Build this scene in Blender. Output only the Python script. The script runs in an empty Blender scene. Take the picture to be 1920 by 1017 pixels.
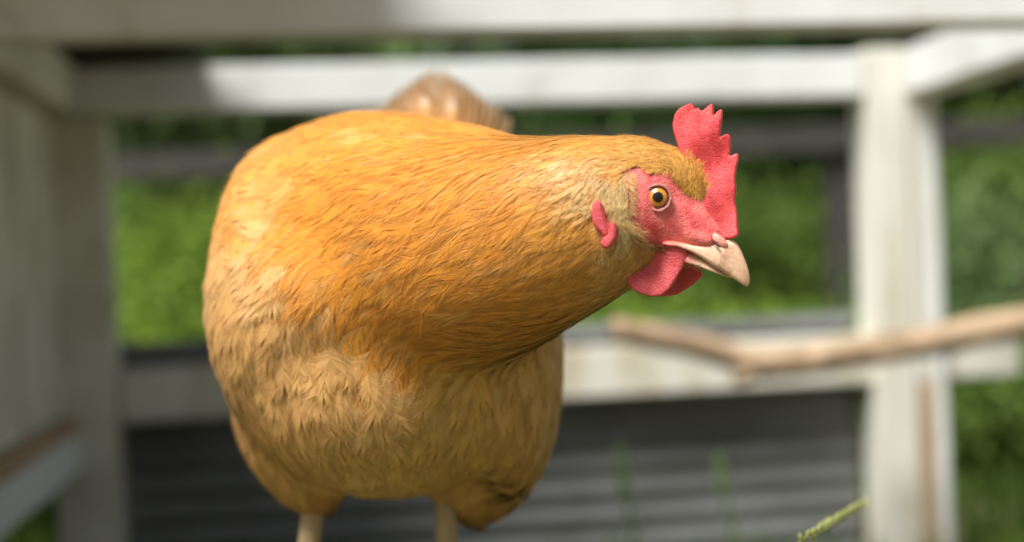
import bpy, bmesh, math, random
import numpy as np
from mathutils import Vector, Matrix
from mathutils.bvhtree import BVHTree

random.seed(7)
rng = np.random.default_rng(11)
S = bpy.context.scene
COL = S.collection

# ------------------------------------------------------------------ camera
CAM_Z = 0.60
F_PX = 2667.0                     # focal length in photo pixels (1920 wide)
ROLL = math.radians(2.3)
FOCUS = 0.726
cam_d = bpy.data.cameras.new('camera')
cam = bpy.data.objects.new('camera', cam_d)
COL.objects.link(cam)
cr = Vector((math.cos(ROLL), 0, -math.sin(ROLL)))
cu = Vector((math.sin(ROLL), 0, math.cos(ROLL)))
cf = Vector((0, 1, 0))
CO = Vector((0, 0, CAM_Z))
m = Matrix((cr, cu, -cf)).transposed().to_4x4()
m.translation = CO
cam.matrix_world = m
cam_d.sensor_width = 36.0
cam_d.lens = 36.0 * F_PX / 1920.0
cam_d.clip_start = 0.02
cam_d.clip_end = 400.0
cam_d.dof.use_dof = True
cam_d.dof.focus_distance = FOCUS
cam_d.dof.aperture_fstop = cam_d.lens / 16.8
cam_d.dof.aperture_blades = 0
S.camera = cam

# ------------------------------------------------------------------ sky, sun, exposure
SUN = Vector((-0.33, -0.39, 0.86)).normalized()      # towards the sun
w = bpy.data.worlds.new('World'); S.world = w; w.use_nodes = True
nt = w.node_tree; nt.nodes.clear()
sky = nt.nodes.new('ShaderNodeTexSky'); sky.sky_type = 'NISHITA'; sky.sun_disc = False
sky.sun_elevation = math.asin(SUN.z)
sky.sun_rotation = math.atan2(SUN.x, SUN.y)
sky.air_density = 1.2; sky.dust_density = 3.5; sky.ozone_density = 1.0
bg = nt.nodes.new('ShaderNodeBackground'); bg.inputs[1].default_value = 0.068
wo = nt.nodes.new('ShaderNodeOutputWorld')
hs = nt.nodes.new('ShaderNodeHueSaturation'); hs.inputs['Saturation'].default_value = 0.35   # hazy, whitish sky
nt.links.new(sky.outputs[0], hs.inputs['Color']); nt.links.new(hs.outputs[0], bg.inputs[0]); nt.links.new(bg.outputs[0], wo.inputs[0])
sl = bpy.data.lights.new('sun', 'SUN'); sl.energy = 4.9; sl.angle = math.radians(24); sl.color = (1.0, 0.975, 0.93)
so = bpy.data.objects.new('sun', sl); COL.objects.link(so)
so.rotation_euler = SUN.to_track_quat('Z', 'Y').to_euler()
so.location = (-1.5, -2.0, 4.0)
S.view_settings.view_transform = 'Standard'
S.view_settings.look = 'None'
S.view_settings.exposure = 0.68
S.view_settings.gamma = 1.0
S.view_settings.use_curve_mapping = False
S.render.engine = 'CYCLES'
S.cycles.use_denoising = True
S.cycles.max_bounces = 6
S.cycles.transmission_bounces = 4
S.cycles.transparent_max_bounces = 4
S.cycles.sample_clamp_indirect = 6.0

# ------------------------------------------------------------------ helpers
def ray(px, py):
    x = (px - 960.0) / F_PX; y = (508.5 - py) / F_PX
    return cr * x + cu * y + cf
def P(px, py, d):
    return CO + ray(px, py) * d
def imgdir(dx, dy, dd=0.0):
    return (cr * dx - cu * dy + cf * dd)

def tag(o, label=None, cat=None, group=None, kind=None):
    if label: o['label'] = label
    if cat: o['category'] = cat
    if group: o['group'] = group
    if kind: o['kind'] = kind
    return o
def empty(name, loc, label, cat, group=None):
    o = bpy.data.objects.new(name, None); COL.objects.link(o); o.location = loc
    o.empty_display_size = 0.05
    return tag(o, label, cat, group)
bpy.context.view_layer.update()
def link(name, me, mat=None, parent=None):
    o = bpy.data.objects.new(name, me); COL.objects.link(o)
    if mat is not None:
        me.materials.clear(); me.materials.append(mat)
    if parent is not None:
        o.parent = parent
        t = Vector((0, 0, 0)); p = parent
        while p is not None:
            t += p.location; p = p.parent
        o.location = -t
    return o
def mesh_np(name, V, faces_flat, loop_start, loop_total, smooth=False, col=None):
    me = bpy.data.meshes.new(name)
    V = np.asarray(V, dtype=np.float32)
    me.vertices.add(len(V)); me.vertices.foreach_set('co', V.ravel())
    me.loops.add(len(faces_flat)); me.loops.foreach_set('vertex_index', np.asarray(faces_flat, dtype=np.int32))
    me.polygons.add(len(loop_start))
    me.polygons.foreach_set('loop_start', np.asarray(loop_start, dtype=np.int32))
    if smooth:
        me.polygons.foreach_set('use_smooth', np.ones(len(loop_start), dtype=bool))
    me.update(calc_edges=True)
    if col is not None:
        a = me.color_attributes.new('Col', 'FLOAT_COLOR', 'POINT')
        c = np.ones((len(V), 4), dtype=np.float32); c[:, :3] = col
        a.data.foreach_set('color', c.ravel())
    return me
def quads_mesh(name, V, Q, smooth=False, col=None):
    Q = np.asarray(Q, dtype=np.int32); n = Q.shape[1]
    st = np.arange(len(Q)) * n
    return mesh_np(name, V, Q.ravel(), st, np.full(len(Q), n), smooth, col)
def bm_mesh(name, bm, smooth=False):
    me = bpy.data.meshes.new(name); bm.to_mesh(me); bm.free()
    if smooth:
        me.polygons.foreach_set('use_smooth', np.ones(len(me.polygons), dtype=bool))
    return me

# ------------------------------------------------------------------ materials
def nodes_of(mat):
    mat.use_nodes = True; n = mat.node_tree
    return n, n.nodes['Principled BSDF'], n.nodes['Material Output']
def ramp(n, pairs):
    r = n.nodes.new('ShaderNodeValToRGB')
    e = r.color_ramp.elements
    while len(e) < len(pairs): e.new(0.5)
    for k, (p, c) in enumerate(pairs):
        e[k].position = p; e[k].color = (*c, 1)
    return r
def noise(n, scale, detail=4, rough=0.55, vec=None):
    t = n.nodes.new('ShaderNodeTexNoise'); t.inputs['Scale'].default_value = scale
    t.inputs['Detail'].default_value = detail; t.inputs['Roughness'].default_value = rough
    if vec is not None: n.links.new(vec, t.inputs['Vector'])
    return t
def mapping(n, scale, out='Object'):
    tc = n.nodes.new('ShaderNodeTexCoord'); mp = n.nodes.new('ShaderNodeMapping')
    mp.inputs['Scale'].default_value = scale
    n.links.new(tc.outputs[out], mp.inputs['Vector'])
    return mp.outputs[0]
def bump(n, b, height, strength, dist):
    bp = n.nodes.new('ShaderNodeBump'); bp.inputs['Strength'].default_value = strength
    bp.inputs['Distance'].default_value = dist
    n.links.new(height, bp.inputs['Height']); n.links.new(bp.outputs[0], b.inputs['Normal'])
def mat_noise(name, pairs, scale, stretch=(1, 1, 1), rough=0.7, bs=0.4, bd=0.002, spec=0.4, detail=6):
    mt = bpy.data.materials.new(name); n, b, o = nodes_of(mt)
    v = mapping(n, stretch); t = noise(n, scale, detail, 0.6, v)
    r = ramp(n, pairs); n.links.new(t.outputs[0], r.inputs[0]); n.links.new(r.outputs[0], b.inputs['Base Color'])
    b.inputs['Roughness'].default_value = rough; b.inputs['Specular IOR Level'].default_value = spec
    if bs: bump(n, b, t.outputs[0], bs, bd)
    return mt
def mat_leaf(name, c0, c1, trans=0.35):
    mt = bpy.data.materials.new(name); n, b, o = nodes_of(mt)
    v = mapping(n, (1, 1, 1)); t = noise(n, 9, 3, 0.6, v)
    r = ramp(n, [(0.3, c0), (0.72, c1)]); n.links.new(t.outputs[0], r.inputs[0])
    n.links.new(r.outputs[0], b.inputs['Base Color'])
    b.inputs['Roughness'].default_value = 0.75; b.inputs['Specular IOR Level'].default_value = 0.12
    tr = n.nodes.new('ShaderNodeBsdfTranslucent'); n.links.new(r.outputs[0], tr.inputs[0])
    mx = n.nodes.new('ShaderNodeMixShader'); mx.inputs[0].default_value = trans
    n.links.new(b.outputs[0], mx.inputs[1]); n.links.new(tr.outputs[0], mx.inputs[2])
    n.links.new(mx.outputs[0], o.inputs[0])
    return mt
M = {}
M['white'] = mat_noise('white_paint', [(0.25, (0.44, 0.42, 0.35)), (0.42, (0.64, 0.65, 0.62)), (0.7, (0.71, 0.73, 0.71))], 9, (1, 1, 1), 0.55, 0.3, 0.002)
M['cream'] = mat_noise('cream_weathered_paint', [(0.28, (0.42, 0.35, 0.22)), (0.45, (0.62, 0.60, 0.51)), (0.75, (0.69, 0.69, 0.63))], 7, (2.2, 2.2, 0.5), 0.6, 0.3, 0.002)
M['greywhite'] = mat_noise('dull_grey_paint', [(0.3, (0.46, 0.44, 0.34)), (0.6, (0.66, 0.65, 0.55)), (0.8, (0.72, 0.71, 0.62))], 6, (1, 1, 1), 0.7, 0.3, 0.002)
M['rawwood'] = mat_noise('raw_brown_wood', [(0.3, (0.28, 0.18, 0.10)), (0.55, (0.42, 0.29, 0.17)), (0.8, (0.52, 0.39, 0.25))], 14, (3, 3, 0.5), 0.75, 0.5, 0.003)
M['darkwood'] = mat_noise('dark_weathered_wood', [(0.3, (0.022, 0.020, 0.016)), (0.7, (0.06, 0.055, 0.045))], 10, (1, 5, 5), 0.8, 0.5, 0.003)
M['bark'] = mat_noise('brown_branch_bark', [(0.28, (0.18, 0.12, 0.07)), (0.5, (0.33, 0.23, 0.14)), (0.72, (0.50, 0.37, 0.25))], 16, (1, 1, 1), 0.8, 0.7, 0.004)
M['trunk'] = mat_noise('tree_bark', [(0.3, (0.03, 0.022, 0.016)), (0.7, (0.11, 0.085, 0.06))], 12, (3, 3, 0.6), 0.9, 0.8, 0.01)
M['iron'] = mat_noise('grey_corrugated_metal', [(0.25, (0.085, 0.085, 0.075)), (0.5, (0.145, 0.15, 0.145)), (0.8, (0.20, 0.205, 0.20))], 4, (1, 1, 2), 0.5, 0.1, 0.001)
M['iron'].node_tree.nodes['Principled BSDF'].inputs['Metallic'].default_value = 0.25
M['soil'] = mat_noise('ground_soil_and_turf', [(0.3, (0.14, 0.105, 0.06)), (0.52, (0.17, 0.135, 0.075)), (0.66, (0.09, 0.12, 0.035)), (0.8, (0.10, 0.14, 0.04))], 2.2, (1, 1, 1), 0.95, 0.6, 0.02)
M['grass'] = mat_leaf('grass_blades', (0.055, 0.11, 0.018), (0.13, 0.20, 0.04))
M['leaf_bright'] = mat_leaf('leaf_bright_green', (0.14, 0.24, 0.028), (0.28, 0.39, 0.07), 0.45)
M['leaf_mid'] = mat_leaf('leaf_mid_green', (0.075, 0.14, 0.024), (0.17, 0.25, 0.055), 0.4)
M['leaf_dark'] = mat_leaf('leaf_dark_green', (0.018, 0.042, 0.012), (0.045, 0.08, 0.022), 0.25)
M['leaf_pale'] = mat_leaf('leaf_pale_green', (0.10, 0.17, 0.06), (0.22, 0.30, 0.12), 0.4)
M['stalk'] = mat_leaf('grass_stalk', (0.34, 0.38, 0.12), (0.50, 0.52, 0.22), 0.35)

# ------------------------------------------------------------------ ground
def gz(x, y):
    # a grassy bank that carries the hen and drops towards the run
    def ss(a, b, t):
        t = np.clip((t - a) / (b - a), 0, 1); return t * t * (3 - 2 * t)
    return 0.325 * (1 - ss(0.90, 1.75, y)) + 0.012 * np.sin(3.1 * x + 1.7 * y) * ss(1.5, 4, y) - 0.0 * x
xs = np.concatenate([np.linspace(-150, -8, 14), np.linspace(-6, 6, 61), np.linspace(8, 150, 14)])
ys = np.concatenate([np.linspace(-60, -3, 8), np.linspace(-2, 6, 81), np.linspace(8, 220, 24)])
gx, gy = np.meshgrid(xs, ys)
V = np.stack([gx, gy, gz(gx, gy)], -1).reshape(-1, 3)
nx, ny = len(xs), len(ys)
I = (np.arange(ny - 1)[:, None] * nx + np.arange(nx - 1)[None]).ravel()
ground = link('ground', quads_mesh('ground', V, np.stack([I, I + 1, I + nx + 1, I + nx], 1), True), M['soil'])
tag(ground, kind='structure')

def blades(n, fx, fy, hmin, hmax, wd=0.004):
    """scattered bent grass blades, 3 tris each"""
    x = rng.uniform(*fx, n); y = rng.uniform(*fy, n); z = gz(x, y)
    h = rng.uniform(hmin, hmax, n); a = rng.uniform(0, 2 * math.pi, n); b = rng.uniform(0, 2 * math.pi, n)
    ca, sa = np.cos(a), np.sin(a); lean = rng.uniform(0.05, 0.7, n) * h
    base = np.stack([x, y, z - 0.003], 1); wv = np.stack([ca, sa, 0 * a], 1) * (wd * rng.uniform(.6, 1.3, n))[:, None]
    ld = np.stack([np.cos(b), np.sin(b), 0 * b], 1)
    mid = base + ld * (lean * .3)[:, None] + np.array([0, 0, 1]) * (h * .6)[:, None]
    tip = base + ld * lean[:, None] + np.array([0, 0, 1]) * h[:, None]
    V = np.stack([base - wv, base + wv, mid + wv * .7, mid - wv * .7, tip], 1).reshape(-1, 3)
    k = np.arange(n)[:, None] * 5
    F = np.concatenate([k + np.array([[0, 1, 2, 3]]), k + np.array([[3, 2, 4]])], 1).ravel()
    st = (np.arange(n)[:, None] * 7 + np.array([[0, 4]])).ravel()
    return V, F, st
V, F, st = blades(11000, (-1.6, 1.6), (0.2, 1.6), 0.015, 0.055, 0.0022)
tag(link('grass', mesh_np('grass', V, F, st, None), M['grass']), 'short green grass covering the bank under the hen', 'grass', kind='stuff')
V, F, st = blades(46000, (-3.2, 3.2), (1.6, 6.5), 0.03, 0.16, 0.005)
tag(link('grass', mesh_np('grass', V, F, st, None), M['grass']), 'rough green grass behind the timber frame', 'grass', kind='stuff')

# ------------------------------------------------------------------ timber frame of the chicken run
def box_between(name, a, b, up, w_, h_, mat, parent, bev=0.003, seg=10):
    """a board from a to b, w_ across, h_ along `up`; slightly worn"""
    a = Vector(a); b = Vector(b); t = (b - a).normalized(); s = t.cross(Vector(up)).normalized(); u = s.cross(t).normalized()
    bm = bmesh.new(); rings = []
    for k in range(seg + 1):
        c = a.lerp(b, k / seg); ring = []
        j = s * random.uniform(-.0008, .0008) + u * random.uniform(-.0008, .0008)
        for (x, y) in ((-1, -1), (1, -1), (1, 1), (-1, 1)):
            ring.append(bm.verts.new(c + j + s * (x * w_ / 2) + u * (y * h_ / 2)))
        rings.append(ring)
    for r0, r1 in zip(rings, rings[1:]):
        for i in range(4):
            bm.faces.new((r0[i], r0[(i + 1) % 4], r1[(i + 1) % 4], r1[i]))
    bm.faces.new(rings[0][::-1]); bm.faces.new(rings[-1])
    bmesh.ops.recalc_face_normals(bm, faces=bm.faces)
    ed = [e for e in bm.edges if len(e.link_faces) == 2 and e.calc_face_angle(0) > 1.0]
    bmesh.ops.bevel(bm, geom=ed, offset=bev, segments=2, affect='EDGES', clamp_overlap=True)
    return link(name, bm_mesh(name, bm, False), mat, parent)

BD = Vector((-0.145, 1, 0)).normalized()          # depth direction of the frame
BX = Vector((1, 0.145, 0)).normalized()
KS = 1.35                                         # size of the frame
R0 = P(1690, 400, 1.90 * KS); R0.z = 0                 # far right corner
def BP(u, v, z):                                  # u to the left of the right post (negative = left), v nearer
    q = R0 + BX * (u * KS) - BD * (v * KS); q.z = z; return q
def fb(name, a, b, up, w_, h_, mat, parent):
    return box_between(name, a, b, up, w_ * KS, h_ * KS, mat, parent, 0.004)
frame = empty('chicken_run_frame', BP(-0.5, 0, 0), 'white painted timber frame of a small chicken run standing behind the hen', 'timber frame')
WL = -1.06; DN = 0.60                             # far left post position, distance of the near beam
z_fb = P(1600, 143, 1.885 * KS).z                      # far top beam centre
z_lr = P(1400, 684, 1.86 * KS).z                       # lower rail centre
z_nb = P(1500, 5, 1.30 * KS).z
UP = (0, 0, 1)
fb('top_rail', BP(WL - 0.035, 0, z_fb), BP(-0.055, 0, z_fb), UP, 0.045, 0.056, M['white'], frame)
fb('near_top_beam', BP(WL - 0.25, DN, z_nb), BP(0.20, DN, z_nb), UP, 0.045, 0.064, M['white'], frame)
fb('lower_rail', BP(WL + 0.04, -0.004, z_lr), BP(0.155, -0.004, z_lr), UP, 0.038, 0.064, M['cream'], frame)
# far right corner post: two boards with a raw strip between
fb('post', BP(-0.026, 0.0, -0.02), BP(-0.026, 0.0, z_fb + 0.034 * KS), BD, 0.056, 0.06, M['cream'], frame)
fb('post_strip', BP(0.013, 0.004, -0.02), BP(0.013, 0.004, z_lr - 0.036 * KS), BD, 0.020, 0.052, M['rawwood'], frame)
fb('post_strip', BP(0.013, 0.004, z_lr - 0.036 * KS), BP(0.013, 0.004, z_fb + 0.030 * KS), BD, 0.020, 0.045, M['cream'], frame)
fb('post_strip', BP(0.0325, 0.0, -0.02), BP(0.0325, 0.0, z_fb + 0.032 * KS), BD, 0.018, 0.06, M['white'], frame)
# far left post
fb('post', BP(WL, 0.0, -0.02), BP(WL, 0.0, z_fb - 0.036 * KS), BD, 0.072, 0.07, M['greywhite'], frame)
# side rails running towards the viewer
fb('side_rail', BP(0.03, 0.0, z_fb + 0.003 * KS), BP(0.03, DN - 0.024, z_nb + 0.012 * KS), UP, 0.055, 0.062, M['white'], frame)
fb('side_rail', BP(WL - 0.02, 0.03, z_fb), BP(WL - 0.02, DN - 0.024, z_nb), UP, 0.05, 0.062, M['greywhite'], frame)
z_sl = P(60, 895, 1.5 * KS).z
fb('lower_side_rail', BP(WL - 0.03, 0.03, z_sl), BP(WL - 0.03, DN + 0.2, z_sl), UP, 0.045, 0.050, M['white'], frame)
fb('lower_side_strip', BP(WL - 0.026, 0.036, z_sl + 0.0335 * KS), BP(WL - 0.026, DN + 0.2, z_sl + 0.0335 * KS), UP, 0.044, 0.016, M['rawwood'], frame)
# near posts (outside the picture)
for u in (WL - 0.27, 0.225):
    fb('post', BP(u, DN, -0.02), BP(u, DN, z_nb + 0.03 * KS), BD, 0.05, 0.07, M['white'], frame)
# boards of the left side
zb = z_sl + 0.043 * KS
nb = 3
for k in range(nb):
    v0 = 0.037 + k * (DN + 0.12) / nb
    v1 = 0.037 + (k + 1) * (DN + 0.12) / nb - 0.004
    a = BP(WL - 0.034, (v0 + v1) / 2, zb); b = BP(WL - 0.034, (v0 + v1) / 2, z_fb - 0.035 * KS)
    fb('side_board', a, b, BX, v1 - v0, 0.018, M['greywhite'], frame)
# corrugated sheet behind the lower rail
z1 = z_lr + 0.062 * KS; z0 = -0.03
nz = 220; pitch = 0.046
zz = np.linspace(z0, z1, nz)
off = 0.0032 * np.cos(2 * math.pi * (zz - z1) / pitch)
uu = np.linspace(WL + 0.03, -0.06, 24)
pts = []
for thick in (0, 0.0012):
    for i in range(nz):
        for u in uu:
            q = BP(u, -0.034 - thick + off[i] * -1, zz[i] + 0.003 * math.sin(u * 5)); pts.append(q)
pts = np.array(pts); nu = len(uu)
I = (np.arange(nz - 1)[:, None] * nu + np.arange(nu - 1)[None]).ravel()
Q = np.concatenate([np.stack([I, I + 1, I + nu + 1, I + nu], 1), np.stack([I, I + nu, I + nu + 1, I + 1], 1) + nz * nu])
e = np.arange(nu - 1) + (nz - 1) * nu
Q = np.concatenate([Q, np.stack([e, e + 1, e + 1 + nz * nu, e + nz * nu], 1)])
sheet = link('corrugated_sheet', quads_mesh('corrugated_sheet', pts, Q, True), M['iron'], frame)
sheet['label'] = 'dark grey corrugated metal sheet with horizontal ridges'

# ------------------------------------------------------------------ crooked branch perch
def tube_mesh(name, pts, rad, nseg=14, wob=0.0, smooth=True, sub=6):
    pts = [Vector(p) for p in pts]; n = len(pts)
    dense, rr = [], []
    for i in range(n - 1):
        p0 = pts[max(i - 1, 0)]; p1 = pts[i]; p2 = pts[i + 1]; p3 = pts[min(i + 2, n - 1)]
        for k in range(sub):
            t = k / sub
            dense.append(0.5 * ((2 * p1) + (p2 - p0) * t + (2 * p0 - 5 * p1 + 4 * p2 - p3) * t * t + (3 * p1 - p0 - 3 * p2 + p3) * t ** 3))
            rr.append(rad[i] * (1 - t) + rad[i + 1] * t)
    dense.append(pts[-1]); rr.append(rad[-1])
    V = []; ref = None
    for i, p in enumerate(dense):
        t = (dense[min(i + 1, len(dense) - 1)] - dense[max(i - 1, 0)]).normalized()
        if ref is None:
            ref = t.orthogonal().normalized()
        ref = (ref - t * ref.dot(t)).normalized(); b = t.cross(ref)
        for k in range(nseg):
            a = 2 * math.pi * k / nseg
            r = rr[i] * (1 + wob * (math.sin(3 * a + i * .7) * .5 + random.uniform(-.5, .5)))
            V.append(p + ref * (math.cos(a) * r) + b * (math.sin(a) * r))
    m_ = len(dense); Q = []
    for i in range(m_ - 1):
        for k in range(nseg):
            Q.append((i * nseg + k, i * nseg + (k + 1) % nseg, (i + 1) * nseg + (k + 1) % nseg, (i + 1) * nseg + k))
    bm = bmesh.new(); vs = [bm.verts.new(v) for v in V]
    for q in Q: bm.faces.new([vs[j] for j in q])
    bm.faces.new(vs[:nseg][::-1]); bm.faces.new(vs[-nseg:])
    bmesh.ops.recalc_face_normals(bm, faces=bm.faces)
    return bm_mesh(name, bm, smooth)
perch = empty('branch_perch', P(1420, 690, 1.72 * KS), 'crooked bare brown branch used as a perch across the white corner post', 'branch')
link('limb', tube_mesh('limb', [P(1150, 615, 1.66 * KS), P(1240, 636, 1.68 * KS), P(1330, 655, 1.70 * KS), P(1400, 678, 1.71 * KS), P(1470, 680, 1.72 * KS), P(1560, 668, 1.73 * KS), P(1700, 648, 1.74 * KS), P(1830, 622, 1.73 * KS), P(1940, 602, 1.71 * KS), P(2080, 560, 1.66 * KS)],
     [0.018, 0.022, 0.021, 0.025, 0.027, 0.025, 0.025, 0.026, 0.026, 0.024], 16, 0.10), M['bark'], perch)
link('side_stub', tube_mesh('side_stub', [P(1420, 690, 1.71 * KS), P(1395, 704, 1.70 * KS), P(1380, 712, 1.695 * KS)], [0.016, 0.014, 0.010], 10, 0.1), M['bark'], perch)

# ------------------------------------------------------------------ dark fence farther back
fence = empty('dark_rail_fence', P(1590, 700, 4.9), 'dark weathered post and rail fence beyond the timber frame', 'fence')
yF = 4.9
a = P(60, 322, yF); b = P(2050, 240, yF)
box_between('rail', a, b, UP, 0.05, 0.095, M['darkwood'], fence, 0.006, 16)
for px in (1572, 730, 2010, -40):
    t = P(px, 300, yF + 0.06); g = Vector((t.x, t.y, -0.02))
    box_between('fence_post', g, Vector((t.x, t.y, t.z + 0.12)), (0, 1, 0), 0.10, 0.09, M['darkwood'], fence, 0.006)

# ------------------------------------------------------------------ lean-to (left, above the frame): added to cast shade on that corner
lean = empty('shade_lean_to', (-1.3, 1.2, 0), 'dark board lean-to added to shade the end of the timber frame', 'shelter')
zr = 1.135
yb = np.arange(0.756, 2.40, 0.142)
for k, y0 in enumerate(yb):
    xe = -0.43 if y0 < 1.02 else -0.18 - (y0 - 1.50) * 0.40
    zy = zr - max(0, y0 - 1.0) * 0.11
    box_between('shade_roof_board', (-1.79, y0 + 0.07, zy - 0.12), (xe, y0 + 0.07, zy + 0.006 * (k % 2)), (0, 0, 1), 0.139, 0.02, M['darkwood'], lean)
    if y0 > 1.0: box_between('shade_wall_board', (-1.70, y0 + 0.07, -0.03), (-1.70, y0 + 0.07, zy - 0.130), (1, 0, 0), 0.139, 0.02, M['darkwood'], lean)  # wall added to cut ambient light coming from the left
for x in (-1.6, -0.95):
    dz = 0.12 * (x + 0.4) / 1.4
    box_between('shade_rafter', (x, 0.77, zr + dz - 0.035), (x, 2.42, zr + dz - 0.195), (0, 0, 1), 0.04, 0.05, M['darkwood'], lean)
for x, y in ((-0.95, 1.10), (-1.16, 2.40), (-1.6, 1.10)):
    box_between('shade_roof_post', (x, y, float(gz(np.float64(x), np.float64(y))) - 0.02), (x, y, zr - 0.13 - (0.15 if y > 2 else 0) - (0.05 if x < -1.5 else 0)), (0, 1, 0), 0.05, 0.05, M['darkwood'], lean)

# ------------------------------------------------------------------ vegetation
def leaf_cloud(c, r, n, size, clumps=26, flat=1.0):
    """leaves spread over clumps through the volume of an ellipsoid; two tris each"""
    c = np.array(c); r = np.array(r)
    d = rng.normal(size=(clumps, 3)); d /= np.linalg.norm(d, axis=1)[:, None]
    cc = d * rng.uniform(0.35, 0.95, (clumps, 1)) * r
    k = rng.integers(0, clumps, n)
    p = cc[k] + rng.normal(size=(n, 3)) * r * rng.uniform(0.12, 0.30, clumps)[k][:, None]
    p = c + p
    a = rng.normal(size=(n, 3)); a[:, 2] *= flat; a /= np.linalg.norm(a, axis=1)[:, None]
    b = np.cross(a, rng.normal(size=(n, 3))); b /= np.linalg.norm(b, axis=1)[:, None]
    s = size * rng.uniform(0.6, 1.3, (n, 1))
    nn = np.cross(a, b)
    V = np.stack([p - a * s, p + b * s * .42 + nn * s * .1, p + a * s, p - b * s * .42 + nn * s * .1], 1)
    return V.reshape(-1, 3)
def quads4(V):
    return np.arange(len(V)).reshape(-1, 4)
def shrub(px, d, ztop, rx, mat, n, size, label, zlow=None, group='shrubs behind the frame'):
    c = P(px, 508, d); z0 = 0.0
    zl = 0.05 if zlow is None else zlow
    e_ = empty('shrub', (c.x, c.y, z0), label, 'shrub', group)
    cz = (ztop + zl) / 2; rz = (ztop - zl) / 2
    V = leaf_cloud((c.x, c.y, cz), (rx, rx * .8, rz), n, size, 30)
    V[:, 2] = np.maximum(V[:, 2], 0.01)
    link('foliage', quads_mesh('foliage', V, quads4(V)), M[mat], e_)
    for k in range(4):
        a = random.uniform(0, 6.28)
        link('stem', tube_mesh('stem', [(c.x + .03 * math.cos(a), c.y + .03 * math.sin(a), -0.02), (c.x + rx * .3 * math.cos(a), c.y + rx * .3 * math.sin(a), cz * .8), (c.x + rx * .6 * math.cos(a), c.y + rx * .6 * math.sin(a), cz + rz * .5)], [0.018, 0.012, 0.005], 6, 0, True, 3), M['trunk'], e_)
    return e_
def tree(px, d, h, zc0, rx, mat, n, size, label, tr=0.09, group='trees in the background'):
    c = P(px, 508, d)
    e_ = empty('tree', (c.x, c.y, 0), label, 'tree', group)
    top = Vector((c.x + random.uniform(-.2, .2), c.y, h * .8))
    link('trunk', tube_mesh('trunk', [(c.x, c.y, -0.05), (c.x + .05, c.y, h * .3), top], [tr * 1.3, tr, tr * .35], 10, 0.06, True, 5), M['trunk'], e_)
    for k in range(6):
        a = k * 1.05 + random.uniform(-.3, .3); z = zc0 + (h - zc0) * random.uniform(.0, .5)
        link('limb', tube_mesh('limb', [(c.x, c.y, z), (c.x + rx * .4 * math.cos(a), c.y + rx * .4 * math.sin(a), z + .25), (c.x + rx * .8 * math.cos(a), c.y + rx * .8 * math.sin(a), z + .6)], [tr * .45, tr * .25, tr * .1], 6, 0, True, 3), M['trunk'], e_)
    V = leaf_cloud((c.x, c.y, (h + zc0) / 2), (rx, rx, (h - zc0) / 2), n, size, 60)
    V[:, 2] = np.maximum(V[:, 2], 0.02)
    link('crown', quads_mesh('crown', V, quads4(V)), M[mat], e_)
    return e_
# left opening
shrub(210, 3.3, 0.52, 0.42, 'leaf_bright', 11440, 0.020, 'bright green shrub seen beside the shaded corner post')
shrub(380, 3.6, 0.75, 0.40, 'leaf_bright', 10120, 0.020, 'bright leafy shrub seen just past the hen\'s shoulder')
shrub(300, 5.6, 1.05, 0.55, 'leaf_mid', 10120, 0.026, 'green shrub behind the fence rail beside the shaded corner', 0.1)
tree(330, 7.0, 2.5, 0.95, 1.1, 'leaf_pale', 8000, 0.06, 'pale sunlit tree above the dark fence rail beside the shaded corner', 0.07)
tree(-150, 8.5, 5.5, 1.6, 1.9, 'leaf_dark', 12000, 0.09, 'dark dense tree beyond the shaded end of the frame', 0.14)
tree(520, 10.5, 6.0, 2.25, 2.0, 'leaf_dark', 14000, 0.10, 'dark dense tree high behind the hen\'s back', 0.15)
# behind the hen
shrub(760, 4.9, 0.75, 0.6, 'leaf_mid', 8800, 0.023, 'green shrub hidden mostly by the hen\'s body')
shrub(1010, 5.0, 0.95, 0.5, 'leaf_mid', 9240, 0.026, 'green shrub behind the hen\'s neck')
# right opening
shrub(1180, 3.7, 0.47, 0.38, 'leaf_bright', 9240, 0.020, 'low bright shrub under the hen\'s beak and wattles')
shrub(1480, 3.6, 0.53, 0.40, 'leaf_bright', 11440, 0.020, 'bright low shrub between the beak and the white post')
shrub(1350, 5.4, 0.92, 0.50, 'leaf_mid', 9240, 0.026, 'mid green shrub behind the hen\'s red comb')
shrub(1530, 5.8, 0.90, 0.45, 'leaf_mid', 9240, 0.026, 'green shrub by the dark fence post', 0.1)
shrub(1830, 3.9, 0.72, 0.35, 'leaf_pale', 7920, 0.023, 'pale green shrub beyond the white corner post')
shrub(1990, 3.6, 0.45, 0.50, 'leaf_mid', 11000, 0.023, 'mid green shrub at the edge of the picture beyond the branch')
shrub(1880, 5.6, 1.0, 0.6, 'leaf_mid', 10120, 0.029, 'dull green shrub behind the fence beyond the corner post')
tree(1150, 9.5, 2.15, 0.7, 1.6, 'leaf_dark', 7000, 0.09, 'dark tree behind the hen\'s neck', 0.13)
tree(1480, 9.0, 2.1, 0.7, 1.5, 'leaf_dark', 7000, 0.09, 'dark tree between the comb and the white post', 0.12)
tree(1890, 8.0, 4.2, 1.1, 1.3, 'leaf_dark', 10000, 0.08, 'dark tree beyond the white corner post', 0.12)
tree(1120, 14.0, 6.0, 1.6, 2.8, 'leaf_mid', 4200, 0.13, 'far thin green tree above the hen\'s neck', 0.16)
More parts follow.
